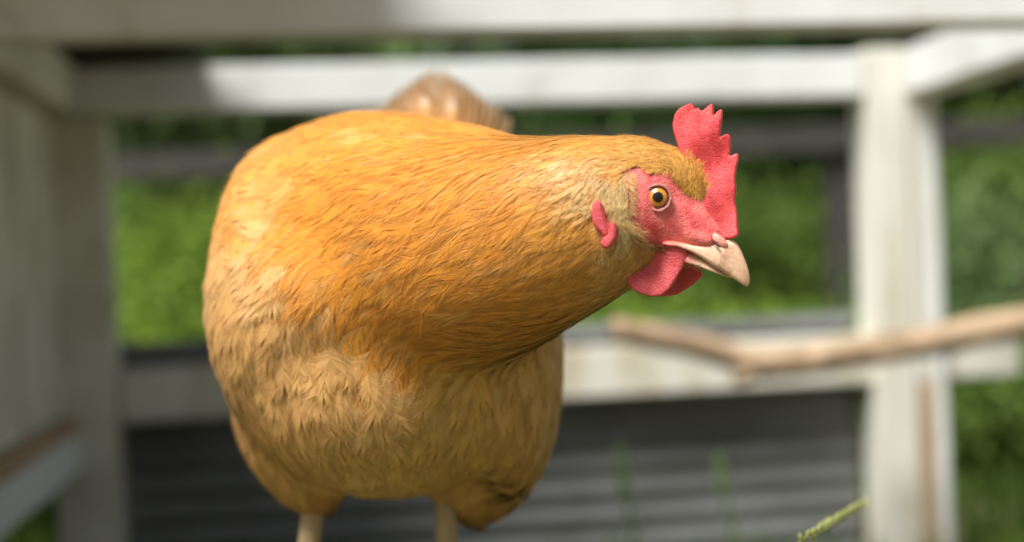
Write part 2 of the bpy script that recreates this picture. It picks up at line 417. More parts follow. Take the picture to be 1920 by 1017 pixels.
# far wood closing the horizon
Vs = []
for k in range(60):
    x = -26 + k * 0.9 + random.uniform(-.4, .4)
    Vs.append(leaf_cloud((x, 22 + random.uniform(-2, 3), 1.7), (1.3, 1.3, 1.9), 700, 0.20, 14))
V = np.concatenate(Vs); V[:, 2] = np.maximum(V[:, 2], 0.02)
tag(link('far_wood', quads_mesh('far_wood', V, quads4(V)), M['leaf_mid']), 'far green wood closing off the yard', 'wood', kind='stuff')

# =================================================================== THE HEN
# ---- head frame: the head is in profile, turned a little towards the viewer
PSI = math.radians(14)
HX = Vector((math.cos(PSI), -math.sin(PSI), 0))       # towards the beak
HZ = Vector((0, 0, 1))
HL = Vector((-math.sin(PSI), -math.cos(PSI), 0))      # towards the viewer's side of the head
H0 = P(1234, 371, 0.712)
def HP(px, py, l):
    r = ray(px, py); t = (H0 + HL * l - CO).dot(HL) / r.dot(HL)
    return CO + r * t
def Z(zx, zy, l=0.0):                                  # coordinates read off an enlargement of the head
    return HP(1060 + zx / 2.4225, 170 + zy / 2.4225, l)
def hloc(p):
    q = Vector(p) - H0
    return q.dot(HX), q.dot(HZ), q.dot(HL)
def hpos(a, b, l):
    return H0 + HX * a + HZ * b + HL * l
hen = empty('hen', P(720, 1300, 0.88), 'buff orange hen with red comb leaning forward, head turned in profile', 'hen')
hen.location = (P(720, 900, 0.88).x, 0.88, 0.33)

# ---- materials
def set_fn(me, N):
    a = me.attributes.new('fn', 'FLOAT_VECTOR', 'POINT')
    N = np.asarray(N, dtype=np.float64); N = N / (np.linalg.norm(N, axis=1)[:, None] + 1e-9)
    a.data.foreach_set('vector', N.astype(np.float32).ravel())
    return me
def mat_feather():
    mt = bpy.data.materials.new('buff_feather'); n, b, o = nodes_of(mt)
    at = n.nodes.new('ShaderNodeAttribute'); at.attribute_name = 'Col'
    n.links.new(at.outputs['Color'], b.inputs['Base Color'])
    fn = n.nodes.new('ShaderNodeAttribute'); fn.attribute_name = 'fn'      # soft normal of the vane
    n.links.new(fn.outputs['Vector'], b.inputs['Normal'])
    b.inputs['Roughness'].default_value = 0.42
    b.inputs['Specular IOR Level'].default_value = 0.38
    b.inputs['Sheen Weight'].default_value = 0.04
    b.inputs['Sheen Roughness'].default_value = 0.5
    b.inputs['Sheen Tint'].default_value = (1.0, 0.85, 0.6, 1)
    tr = n.nodes.new('ShaderNodeBsdfTranslucent'); n.links.new(at.outputs['Color'], tr.inputs[0]); n.links.new(fn.outputs['Vector'], tr.inputs['Normal'])
    mx = n.nodes.new('ShaderNodeMixShader'); mx.inputs[0].default_value = 0.32
    n.links.new(b.outputs[0], mx.inputs[1]); n.links.new(tr.outputs[0], mx.inputs[2])
    n.links.new(mx.outputs[0], o.inputs[0])
    return mt
def mat_flesh(name, c0, c1, scale, rough=0.42, bs=0.7, bd=0.0006, sss=0.25, attr=False):
    mt = bpy.data.materials.new(name); n, b, o = nodes_of(mt)
    v = mapping(n, (1, 1, 1))
    vo = n.nodes.new('ShaderNodeTexVoronoi'); vo.inputs['Scale'].default_value = scale
    n.links.new(v, vo.inputs['Vector'])
    t = noise(n, scale * .13, 5, 0.62, v)
    t2 = noise(n, scale * 1.3, 3, 0.6, v)
    r = ramp(n, [(0.32, c0), (0.68, c1)]); n.links.new(t.outputs[0], r.inputs[0])
    mm = n.nodes.new('ShaderNodeMix'); mm.data_type = 'RGBA'; mm.blend_type = 'MULTIPLY'; mm.inputs[0].default_value = 0.22
    r2 = ramp(n, [(0.15, (1.15, 1.15, 1.15)), (0.75, (0.72, 0.60, 0.60))]); n.links.new(vo.outputs['Distance'], r2.inputs[0])
    n.links.new(r.outputs[0], mm.inputs[6]); n.links.new(r2.outputs[0], mm.inputs[7])
    if attr:
        at = n.nodes.new('ShaderNodeAttribute'); at.attribute_name = 'Col'
        mk = n.nodes.new('ShaderNodeAttribute'); mk.attribute_name = 'skin'
        m2 = n.nodes.new('ShaderNodeMix'); m2.data_type = 'RGBA'
        n.links.new(mk.outputs['Fac'], m2.inputs[0]); n.links.new(at.outputs['Color'], m2.inputs[6]); n.links.new(mm.outputs[2], m2.inputs[7])
        n.links.new(m2.outputs[2], b.inputs['Base Color'])
    else:
        n.links.new(mm.outputs[2], b.inputs['Base Color'])
    b.inputs['Roughness'].default_value = rough
    b.inputs['Subsurface Weight'].default_value = sss
    b.inputs['Subsurface Radius'].default_value = (0.004, 0.0012, 0.0008)
    b.inputs['Subsurface Scale'].default_value = 1.0
    ad = n.nodes.new('ShaderNodeMath'); ad.operation = 'SUBTRACT'
    n.links.new(t2.outputs[0], ad.inputs[0]); n.links.new(vo.outputs['Distance'], ad.inputs[1])
    bump(n, b, ad.outputs[0], bs, bd)
    return mt
M['feather'] = mat_feather()
M['comb'] = mat_flesh('red_comb_flesh', (0.52, 0.022, 0.030), (0.76, 0.085, 0.085), 1500, 0.40, 0.50, 0.0006)
M['wattle'] = mat_flesh('red_wattle_flesh', (0.46, 0.040, 0.052), (0.60, 0.080, 0.085), 1400, 0.45, 0.7, 0.0005)
M['skin'] = mat_flesh('hen_skin', (0.56, 0.050, 0.055), (0.82, 0.22, 0.19), 1000, 0.48, 0.6, 0.0006, 0.2, True)
mt = bpy.data.materials.new('horn_beak'); n_, b_, o_ = nodes_of(mt)
at = n_.nodes.new('ShaderNodeAttribute'); at.attribute_name = 'Col'
t1 = noise(n_, 150, 5, .65, mapping(n_, (1, 1, 1))); t2 = noise(n_, 520, 3, .6, mapping(n_, (1, 1, 1)))
r1 = ramp(n_, [(.32, (.62, .50, .40)), (.50, (1, 1, 1)), (.75, (1.06, 1.06, 1.06))]); n_.links.new(t1.outputs[0], r1.inputs[0])
r3 = ramp(n_, [(.30, (.40, .28, .20)), (.37, (1, 1, 1))]); n_.links.new(t2.outputs[0], r3.inputs[0])
m1 = n_.nodes.new('ShaderNodeMix'); m1.data_type = 'RGBA'; m1.blend_type = 'MULTIPLY'; m1.inputs[0].default_value = .8
m2_ = n_.nodes.new('ShaderNodeMix'); m2_.data_type = 'RGBA'; m2_.blend_type = 'MULTIPLY'; m2_.inputs[0].default_value = .7
n_.links.new(at.outputs['Color'], m1.inputs[6]); n_.links.new(r1.outputs[0], m1.inputs[7])
n_.links.new(m1.outputs[2], m2_.inputs[6]); n_.links.new(r3.outputs[0], m2_.inputs[7]); n_.links.new(m2_.outputs[2], b_.inputs['Base Color'])
b_.inputs['Roughness'].default_value = .40; b_.inputs['Subsurface Weight'].default_value = .15; b_.inputs['Subsurface Radius'].default_value = (.003, .0015, .001); b_.inputs['Subsurface Scale'].default_value = 1.0
bump(n_, b_, t1.outputs[0], .35, .0005)
M['horn'] = mt
M['cere'] = mat_flesh('pink_cere', (0.62, 0.18, 0.14), (0.70, 0.34, 0.25), 900, 0.45, 0.6, 0.0004)
M['eyelid'] = mat_flesh('eyelid_skin', (0.34, 0.10, 0.085), (0.48, 0.19, 0.16), 1500, 0.45, 0.6, 0.0003)
M['scale_leg'] = mat_noise('leg_scales', [(0.3, (0.30, 0.21, 0.11)), (0.7, (0.46, 0.34, 0.20))], 220, (1, 1, 2.2), 0.5, 0.6, 0.0008)
M['claw'] = mat_noise('claw_horn', [(0.3, (0.16, 0.11, 0.07)), (0.7, (0.30, 0.22, 0.15))], 200, (1, 1, 1), 0.4, 0.2, 0.0004)
mt = bpy.data.materials.new('pupil_black'); n_, b_, o_ = nodes_of(mt); b_.inputs['Base Color'].default_value = (0.004, 0.003, 0.003, 1); b_.inputs['Roughness'].default_value = 0.12; M['pupil'] = mt
mt = bpy.data.materials.new('nostril_dark'); n_, b_, o_ = nodes_of(mt); b_.inputs['Base Color'].default_value = (0.09, 0.02, 0.015, 1); b_.inputs['Roughness'].default_value = 0.8; M['nostril'] = mt
mt = bpy.data.materials.new('amber_iris'); n_, b_, o_ = nodes_of(mt)
at = n_.nodes.new('ShaderNodeAttribute'); at.attribute_name = 'Col'
tt = noise(n_, 900, 4, .6, mapping(n_, (1, 1, 1)))
mm = n_.nodes.new('ShaderNodeMix'); mm.data_type = 'RGBA'; mm.blend_type = 'MULTIPLY'; mm.inputs[0].default_value = 0.5
rr_ = ramp(n_, [(0.3, (0.55, 0.5, 0.45)), (0.7, (1.2, 1.2, 1.2))]); n_.links.new(tt.outputs[0], rr_.inputs[0])
n_.links.new(at.outputs['Color'], mm.inputs[6]); n_.links.new(rr_.outputs[0], mm.inputs[7]); n_.links.new(mm.outputs[2], b_.inputs['Base Color'])
b_.inputs['Roughness'].default_value = 0.25; b_.inputs['Coat Weight'].default_value = 1.0; b_.inputs['Coat Roughness'].default_value = 0.03
M['iris'] = mt

# ---- body: ellipsoids fused into one continuous surface
def add_ell(bm, c, rx, ry, rz, rot=None, sub=3):
    mt_ = Matrix.Translation(c) @ (rot.to_4x4() if rot else Matrix()) @ Matrix.Diagonal((rx, ry, rz, 1))
    bmesh.ops.create_icosphere(bm, subdivisions=sub, radius=1.0, matrix=mt_)
def ell_px(bm, px, py, d, rx, ry, rz, roty=0.0, rotx=0.0):
    r = Matrix.Rotation(math.radians(roty), 3, 'Y') @ Matrix.Rotation(math.radians(rotx), 3, 'X')
    add_ell(bm, P(px, py, d), rx, ry, rz, r)
def fuse(bm, voxel, it, name, fac=0.5):
    me = bm_mesh(name + '_src', bm); o = bpy.data.objects.new('tmp', me); COL.objects.link(o)
    r = o.modifiers.new('r', 'REMESH'); r.mode = 'VOXEL'; r.voxel_size = voxel
    s_ = o.modifiers.new('s', 'SMOOTH'); s_.factor = fac; s_.iterations = it
    dg = bpy.context.evaluated_depsgraph_get(); dg.update()
    out = bpy.data.meshes.new_from_object(o.evaluated_get(dg)); out.name = name
    bpy.data.objects.remove(o); bpy.data.meshes.remove(me)
    out.polygons.foreach_set('use_smooth', np.ones(len(out.polygons), dtype=bool))
    return out
bm = bmesh.new()
ell_px(bm, 722, 545, 0.905, 0.100, 0.135, 0.106)                 # trunk
ell_px(bm, 732, 690, 0.876, 0.096, 0.108, 0.078)                 # lower breast
ell_px(bm, 585, 600, 0.875, 0.060, 0.098, 0.064)                 # side of the breast
ell_px(bm, 705, 548, 0.866, 0.092, 0.106, 0.064)                 # cape                 # breast
ell_px(bm, 738, 790, 0.900, 0.077, 0.090, 0.044)                 # belly
ell_px(bm, 528, 465, 0.935, 0.036, 0.125, 0.074, 10)              # near shoulder / folded wing
ell_px(bm, 522, 610, 0.898, 0.038, 0.105, 0.080, -6)
ell_px(bm, 966, 690, 0.920, 0.030, 0.115, 0.085, 4)              # far wing
ell_px(bm, 940, 850, 0.950, 0.022, 0.07, 0.052, 28)              # far wing tip
ell_px(bm, 905, 938, 0.940, 0.010, 0.02, 0.024, 38)
ell_px(bm, 545, 830, 0.925, 0.028, 0.050, 0.055, -30)            # thighs
ell_px(bm, 912, 878, 0.935, 0.032, 0.045, 0.036, 24)
ell_px(bm, 575, 900, 0.915, 0.018, 0.026, 0.024, -20)
ell_px(bm, 860, 830, 0.925, 0.036, 0.050, 0.040, 14)
ell_px(bm, 838, 880, 0.915, 0.014, 0.022, 0.015, 0)
ell_px(bm, 695, 322, 0.960, 0.076, 0.13, 0.036, -4)              # back
ell_px(bm, 750, 410, 1.050, 0.090, 0.13, 0.075)                  # rump
ell_px(bm, 800, 360, 1.150, 0.062, 0.08, 0.060)                  # tail base
neck = [(690, 462, .885, .100, .084), (735, 466, .858, .094, .081), (800, 470, .826, .083, .077), (870, 466, .795, .070, .0690), (940, 458, .767, .058, .0590),
        (1010, 441, .743, .047, .0510), (1075, 421, .729, .038, .0445), (1130, 402, .721, .031, .0390), (1175, 388, .716, .025, .0340)]
for i in range(len(neck) - 1):
    for k in range(5):
        t = k / 5; q = [a * (1 - t) + b * t for a, b in zip(neck[i], neck[i + 1])]
        add_ell(bm, P(*q[:3]), q[4] * .9, q[3], q[4])
def hell(zx, zy, l, ra, rl, rb, ang=0.0):
    rot = Matrix((HX, HL, HZ)).transposed() @ Matrix.Rotation(math.radians(ang), 3, 'Y')
    add_ell(bm, Z(zx, zy, l), ra, rl, rb, rot)
hell(330, 420, 0, .030, .0175, .0225, 20)       # skull
hell(250, 560, 0, .026, .0185, .024, 0)         # cheek and throat
hell(420, 560, 0, .024, .0160, .0195, 22)       # face
hell(520, 600, 0, .020, .0125, .0140, 25)
hell(610, 640, 0, .015, .0085, .0100, 25)       # before the beak
hell(470, 700, 0, .018, .0095, .0100, 18)       # chin
hell(560, 545, 0, .012, .0070, .0140, 10)       # lore under the comb
hell(546, 396, 0, .0175, .0086, .0072, 60)      # feathered forehead beside the comb
hell(580, 664, 0, .0165, .0130, .0048, 20)      # fleshy edge above the gape
hell(226, 478, .013, .0125, .0085, .0150, 75)    # puffy ear coverts
hell(226, 478, -.013, .0125, .0085, .0150, 75)
body_me = fuse(bm, 0.0023, 9, 'body')
# melt the joins of trunk, breast and neck; leave the head crisp
nv = len(body_me.vertices)
ne = len(body_me.edges); ed = np.empty(ne * 2, dtype=np.int32); body_me.edges.foreach_get('vertices', ed); ed = ed.reshape(-1, 2)
bv_ = np.empty(nv * 3, dtype=np.float32); body_me.vertices.foreach_get('co', bv_); bv_ = bv_.reshape(-1, 3).astype(np.float64)
deg = np.bincount(ed.ravel(), minlength=nv)[:, None]
msk = np.clip((np.linalg.norm(bv_ - np.array(Z(330, 480, 0)), axis=1) - .045) / .03, 0, 1)[:, None]
for _ in range(110):
    acc = np.stack([np.bincount(ed[:, 0], bv_[ed[:, 1], k], nv) + np.bincount(ed[:, 1], bv_[ed[:, 0], k], nv) for k in range(3)], 1)
    bv_ = bv_ + (acc / deg - bv_) * (.55 * msk)
body_me.vertices.foreach_set('co', bv_.astype(np.float32).ravel()); body_me.update()
BV = np.empty(nv * 3, dtype=np.float32); body_me.vertices.foreach_get('co', BV); BV = BV.reshape(-1, 3)
BN = np.empty(nv * 3, dtype=np.float32); body_me.vertices.foreach_get('normal', BN); BN = BN.reshape(-1, 3)
body_me.calc_loop_triangles()
bvh = BVHTree.FromPolygons([Vector(v) for v in BV], [tuple(p.vertices) for p in body_me.polygons])

# ---- plumage map: control points on the body with the lie of the feathers there
# length, half width, lift at tip, spacing, colour, barbs per side, shagginess
T = {  # last: how far the barbs sweep forward
 'crown':   (.0070, .0010, .0004, .00135, (.80, .395, .070), 8, .6, .50),
 'nape':    (.0150, .0020, .0005, .0024, (.78, .345, .050), 14, .7, .48),
 'hackle':  (.0270, .0034, .0005, .0038, (.78, .312, .036), 24, .8, .45),
 'cape':    (.0370, .0058, .0007, .0058, (.78, .308, .036), 34, .7, .38),
 'under':   (.0290, .0040, .0007, .0045, (.74, .300, .040), 26, .9, .45),
 'throat':  (.0100, .0014, .0008, .0020, (.72, .375, .095), 8, .8, .45),
 'ear':     (.0085, .0010, .0008, .0012, (.84, .570, .255), 8, .3, .50),
 'breast':  (.0265, .0078, .0018, .0070, (.76, .435, .155), 44, .75, .38),
 'pale':    (.0275, .0084, .0018, .0076, (.74, .450, .180), 44, .70, .36),
 'shoulder':(.0340, .0120, .0014, .0108, (.75, .365, .085), 48, .4, .26),
 'back':    (.0290, .0080, .0009, .0080, (.78, .345, .055), 36, .5, .28),
 'belly':   (.0290, .0092, .0016, .0090, (.70, .405, .115), 40, .9, .36),
 'flank':   (.0320, .0104, .0012, .0098, (.74, .415, .125), 42, .5, .30),
 'thigh':   (.0210, .0070, .0008, .0068, (.70, .375, .100), 28, .7, .28),
}
C = [ # px, py, dx, dy, depth, type
 (1290, 285, -.9, -.5, 0, 'crown'), (1225, 285, -1, -.05, 0, 'crown'), (1300, 330, .1, -1, 0, 'crown'), (1312, 370, .2, -1, 0, 'crown'),
 (1150, 290, -1, .05, 0, 'nape'), (1150, 330, -1, .2, 0, 'nape'), (1200, 310, -1, .1, 0, 'crown'),
 (1140, 362, -.2, 1, 0, 'ear'), (1133, 350, -.3, 1, 0, 'ear'), (1136, 384, -.1, 1, 0, 'ear'), (1150, 402, 0, 1, 0, 'ear'), (1160, 350, -.1, 1, 0, 'ear'), (1165, 380, -.15, 1, 0, 'ear'), (1175, 430, .2, 1, 0, 'ear'), (1200, 450, -.5, 1, 0, 'throat'),
 (1170, 475, -.5, .9, 0, 'throat'), (1180, 515, -.7, .6, 0, 'throat'), (1150, 540, -.8, .6, 0, 'throat'), (1230, 475, -.7, .6, 0, 'throat'),
 (1090, 400, -.9, .45, 0, 'nape'), (1090, 450, -.8, .65, 0, 'nape'), (1110, 500, -.75, .65, 0, 'nape'),
 (1060, 280, -1, .08, 0, 'hackle'), (1050, 350, -1, .25, 0, 'hackle'), (1030, 430, -.9, .5, 0, 'hackle'), (1050, 520, -.8, .6, 0, 'hackle'), (1090, 565, -.8, .5, 0, 'under'),
 (950, 290, -1, .05, .1, 'hackle'), (940, 380, -1, .25, 0, 'hackle'), (930, 470, -.9, .45, 0, 'hackle'), (950, 560, -.85, .5, 0, 'under'), (1000, 600, -.85, .5, 0, 'under'), (930, 640, -.9, .4, 0, 'under'),
 (850, 300, -1, .05, .3, 'cape'), (830, 380, -1, .2, 0, 'cape'), (820, 470, -.9, .4, 0, 'cape'), (830, 570, -.85, .5, 0, 'cape'), (830, 640, -.8, .6, 0, 'under'),
 (730, 320, -1, .1, .3, 'cape'), (710, 400, -1, .25, .1, 'cape'), (700, 480, -.95, .35, .1, 'cape'), (720, 570, -.8, .6, 0, 'cape'), (760, 640, -.6, .8, 0, 'cape'),
 (620, 400, -1, .25, .3, 'cape'), (610, 460, -1, .3, .2, 'cape'), (660, 560, -.85, .55, .1, 'cape'),
 (760, 240, -.8, -.1, 1, 'back'), (680, 230, -.7, 0, 1, 'back'), (850, 240, -.5, -.1, 1, 'back'), (930, 250, -.3, .0, 1, 'back'), (640, 290, -1, .1, .7, 'back'),
 (590, 240, -.8, .1, .9, 'shoulder'), (530, 300, -.9, .4, .6, 'shoulder'), (560, 350, -1, .3, .4, 'shoulder'), (460, 350, -.7, .6, .7, 'shoulder'), (500, 390, -.8, .5, .4, 'shoulder'),
 (510, 430, -.8, .6, .2, 'pale'), (440, 470, -.5, .8, .5, 'pale'), (540, 500, -.7, .7, .1, 'pale'), (470, 540, -.5, .9, .2, 'breast'), (580, 540, -.7, .7, 0, 'breast'),
 (540, 600, -.3, 1, .1, 'breast'), (640, 630, -.3, 1, 0, 'breast'), (450, 640, -.2, 1, .4, 'breast'), (580, 680, 0, 1, 0, 'breast'), (690, 710, 0, 1, 0, 'breast'), (800, 715, -.2, .9, 0, 'breast'), (740, 725, 0, 1, 0, 'breast'), (760, 700, -.2, .9, 0, 'breast'), (860, 720, -.2, 1, 0, 'belly'), (800, 760, 0, 1, 0, 'belly'), (700, 690, -.2, 1, 0, 'breast'),
 (500, 740, .3, 1, .3, 'flank'), (470, 780, .3, 1, .5, 'flank'), (620, 770, .1, 1, 0, 'belly'), (750, 790, 0, 1, 0, 'belly'), (870, 770, 0, 1, 0, 'belly'), (700, 870, 0, 1, .3, 'belly'), (800, 880, 0, 1, .4, 'belly'),
 (900, 700, -.4, .9, 0, 'belly'), (970, 700, .1, 1, .1, 'flank'), (1030, 680, .3, 1, .3, 'flank'), (1010, 780, .0, 1, .4, 'flank'), (960, 830, -.2, 1, .4, 'flank'), (930, 900, -.6, 1, .3, 'flank'),
 (540, 840, .3, 1, .2, 'thigh'), (575, 905, .2, 1, 0, 'thigh'), (845, 905, 0, 1, 0, 'thigh'), (630, 860, .2, 1, .2, 'thigh'), (520, 870, .4, 1, .3, 'flank'),
]
cp, cd, ck = [], [], []
for (px, py, dx, dy, dd, k) in C:
    d_ = ray(px, py).normalized()
    hit = bvh.ray_cast(CO, d_)
    if hit[0] is None:
        hit = bvh.find_nearest(P(px, py, 0.9))
    cp.append(hit[0]); cd.append(imgdir(dx, dy, dd).normalized()); ck.append(k)
# the side the photograph does not show: mirrored lie, and the rear of the bird
for (p, d_, k) in [((.18, 1.0, .62), (.15, .9, -.4), 'flank'), ((.12, 1.15, .66), (0, 1, .1), 'back'), ((-.2, 1.05, .62), (0, .9, -.4), 'flank'), ((-.05, 1.2, .58), (0, .5, -.8), 'belly'),
                   ((-.06, 1.1, .72), (0, 1, .15), 'back'), ((.0, 1.08, .5), (0, .6, -.8), 'belly'), ((.08, .80, .63), (-.5, .8, -.2), 'cape'), ((.07, .755, .66), (-.9, .5, -.1), 'hackle')]:
    cp.append(Vector(p)); cd.append(Vector(d_).normalized()); ck.append(k)
for (a, b, l, da, db, k) in [(-.02, .005, -.02, -1, -.2, 'nape'), (-.005, .022, -.012, -1, .0, 'crown'), (-.03, -.02, -.022, -.7, -.7, 'throat'), (-.01, -.035, 0, -.9, -.4, 'throat'), (-.035, .0, -.03, -1, -.2, 'nape')]:
    cp.append(hpos(a, b, l)); cd.append((HX * da + HZ * db).normalized()); ck.append(k)
cp = np.array([list(p) for p in cp]); cd = np.array([list(p) for p in cd])
tp = np.array([[T[k][0], T[k][1], T[k][2], T[k][3], *T[k][4], T[k][5], T[k][6], T[k][7]] for k in ck])
def field(p, pw=4.0):
    d2 = ((p[:, None, :] - cp[None]) ** 2).sum(-1) + 1e-9
    wgt = d2 ** (-pw / 2); wgt /= wgt.sum(1, keepdims=True)
    return wgt @ cd, wgt @ tp

# bare skin of the face, in head coordinates, the same on both sides
face_poly = [hloc(Z(x, y, .014))[:2] for x, y in [(290, 366), (340, 344), (420, 344), (490, 374), (526, 422), (552, 460), (590, 486), (650, 500), (720, 540), (800, 640), (720, 760), (640, 800), (560, 790), (500, 760), (420, 740), (350, 705), (318, 640), (300, 560), (298, 450)]]
def in_poly(A, B, poly):
    ins = np.zeros(len(A), dtype=bool); n = len(poly)
    for i in range(n):
        x1, y1 = poly[i]; x2, y2 = poly[(i + 1) % n]
        c = ((y1 > B) != (y2 > B)) & (A < (x2 - x1) * (B - y1) / (y2 - y1 + 1e-12) + x1)
        ins ^= c
    return ins
def hl_np(p):
    q = p - np.array(H0); return q @ np.array(HX), q @ np.array(HZ), q @ np.array(HL)
A_, B_, L_ = hl_np(BV)
skin = (in_poly(A_, B_, face_poly) & (np.abs(L_) < .03) & (A_ > -.03)).astype(np.float32)
_, vt = field(BV.astype(np.float64))
at = body_me.color_attributes.new('Col', 'FLOAT_COLOR', 'POINT')
c4 = np.ones((nv, 4), dtype=np.float32); c4[:, :3] = vt[:, 4:7] * .85; at.data.foreach_set('color', c4.ravel())
fa = body_me.attributes.new('skin', 'FLOAT', 'POINT'); fa.data.foreach_set('value', skin)
body = link('body', body_me, M['skin'], hen)

# ---- sowing: variable-spacing dart throwing over the surface
ntri = len(body_me.loop_triangles)
tri = np.empty(ntri * 3, dtype=np.int32); body_me.loop_triangles.foreach_get('vertices', tri); tri = tri.reshape(-1, 3)
tv = BV[tri]; ar = np.linalg.norm(np.cross(tv[:, 1] - tv[:, 0], tv[:, 2] - tv[:, 0]), axis=1) / 2
# finer sowing on the head: candidate weight by 1/spacing^2
_, tpar = field(tv.mean(1).astype(np.float64))
wt = ar / tpar[:, 3] ** 2; wt /= wt.sum()
NC = 130000
pick = rng.choice(ntri, NC, p=wt)
u1 = rng.random((NC, 1)); u2 = rng.random((NC, 1)); fl = (u1 + u2) > 1
u1 = np.where(fl, 1 - u1, u1); u2 = np.where(fl, 1 - u2, u2)
cand = tv[pick, 0] + (tv[pick, 1] - tv[pick, 0]) * u1 + (tv[pick, 2] - tv[pick, 0]) * u2
_, cpar = field(cand.astype(np.float64))
a_, b_2, l_ = hl_np(cand)
ear_poly = [hloc(Z(x, y, .026))[:2] for x, y in [(140, 490), (172, 500), (200, 570), (240, 600), (246, 660), (225, 715), (190, 735), (150, 705), (112, 610), (110, 540)]]
bad = (in_poly(a_, b_2, face_poly) | in_poly(a_, b_2, ear_poly)) & (np.abs(l_) < .045)
grid = {}; keep = []
cell = 0.0035
for i in range(NC):
    if bad[i]: continue
    p = cand[i]; r = cpar[i, 3] * .72
    g = (int(p[0] / cell), int(p[1] / cell), int(p[2] / cell)); R_ = int(r / cell) + 1
    ok = True
    for ix in range(g[0] - R_, g[0] + R_ + 1):
        for iy in range(g[1] - R_, g[1] + R_ + 1):
            for iz in range(g[2] - R_, g[2] + R_ + 1):
                for j in grid.get((ix, iy, iz), ()):
                    q = cand[j]
                    if (p[0] - q[0]) ** 2 + (p[1] - q[1]) ** 2 + (p[2] - q[2]) ** 2 < r * r:
                        ok = False; break
                if not ok: break
            if not ok: break
        if not ok: break
    if ok:
        grid.setdefault(g, []).append(i); keep.append(i)
seed = cand[keep].astype(np.float64); NF = len(seed)
sd, sp = field(seed)
print('feathers', NF)

# ---- grow each feather's shaft along the lie of the plumage, over the surface
K = 6
RP = np.zeros((NF, K, 3)); RN = np.zeros((NF, K, 3))
Lf = sp[:, 0] * rng.uniform(.82, 1.22, NF)
sway = rng.normal(0, .16, NF) * (0.5 + sp[:, 8] * .7) * np.where(sp[:, 1] > .0075, 1.9, 1.0)
pos = seed.copy()
nrm = np.zeros_like(pos)
for k in range(K):
    for i in range(NF):
        h = bvh.find_nearest(Vector(pos[i]))
        pos[i] = h[0]; nrm[i] = h[1]
    if k > 0: nrm = nrm * .6 + RN[:, k - 1] * .4; nrm /= np.linalg.norm(nrm, axis=1)[:, None]
    RP[:, k] = pos; RN[:, k] = nrm
    dv, _ = field(pos, 3.0)
    dv -= nrm * (dv * nrm).sum(1, keepdims=True)
    dv /= np.linalg.norm(dv, axis=1)[:, None] + 1e-9
    bv = np.cross(nrm, dv)
    dv = dv * np.cos(sway)[:, None] + bv * np.sin(sway)[:, None]
    pos = pos + dv * (Lf / (K - 1))[:, None]
tt_ = np.linspace(0, 1, K)
lift = sp[:, 2] * rng.uniform(.5, 1.5, NF)
hgt = (0.0004 + rng.uniform(0, .0005, NF) * np.minimum(1, sp[:, 0] / .02))[:, None] + lift[:, None] * tt_[None] ** 1.2
RP = RP + RN * hgt[:, :, None]
fcol = sp[:, 4:7] * (1 + rng.normal(0, .06, (NF, 1))) * (1 + rng.normal(0, .012, (NF, 3)))
# the odd feather is clearly paler, as in the coat of the real bird
pale = rng.random(NF) < .10
fcol[pale] = fcol[pale] * .7 + np.array([.76, .52, .22]) * .3
fcol = np.clip(fcol, .01, .8)

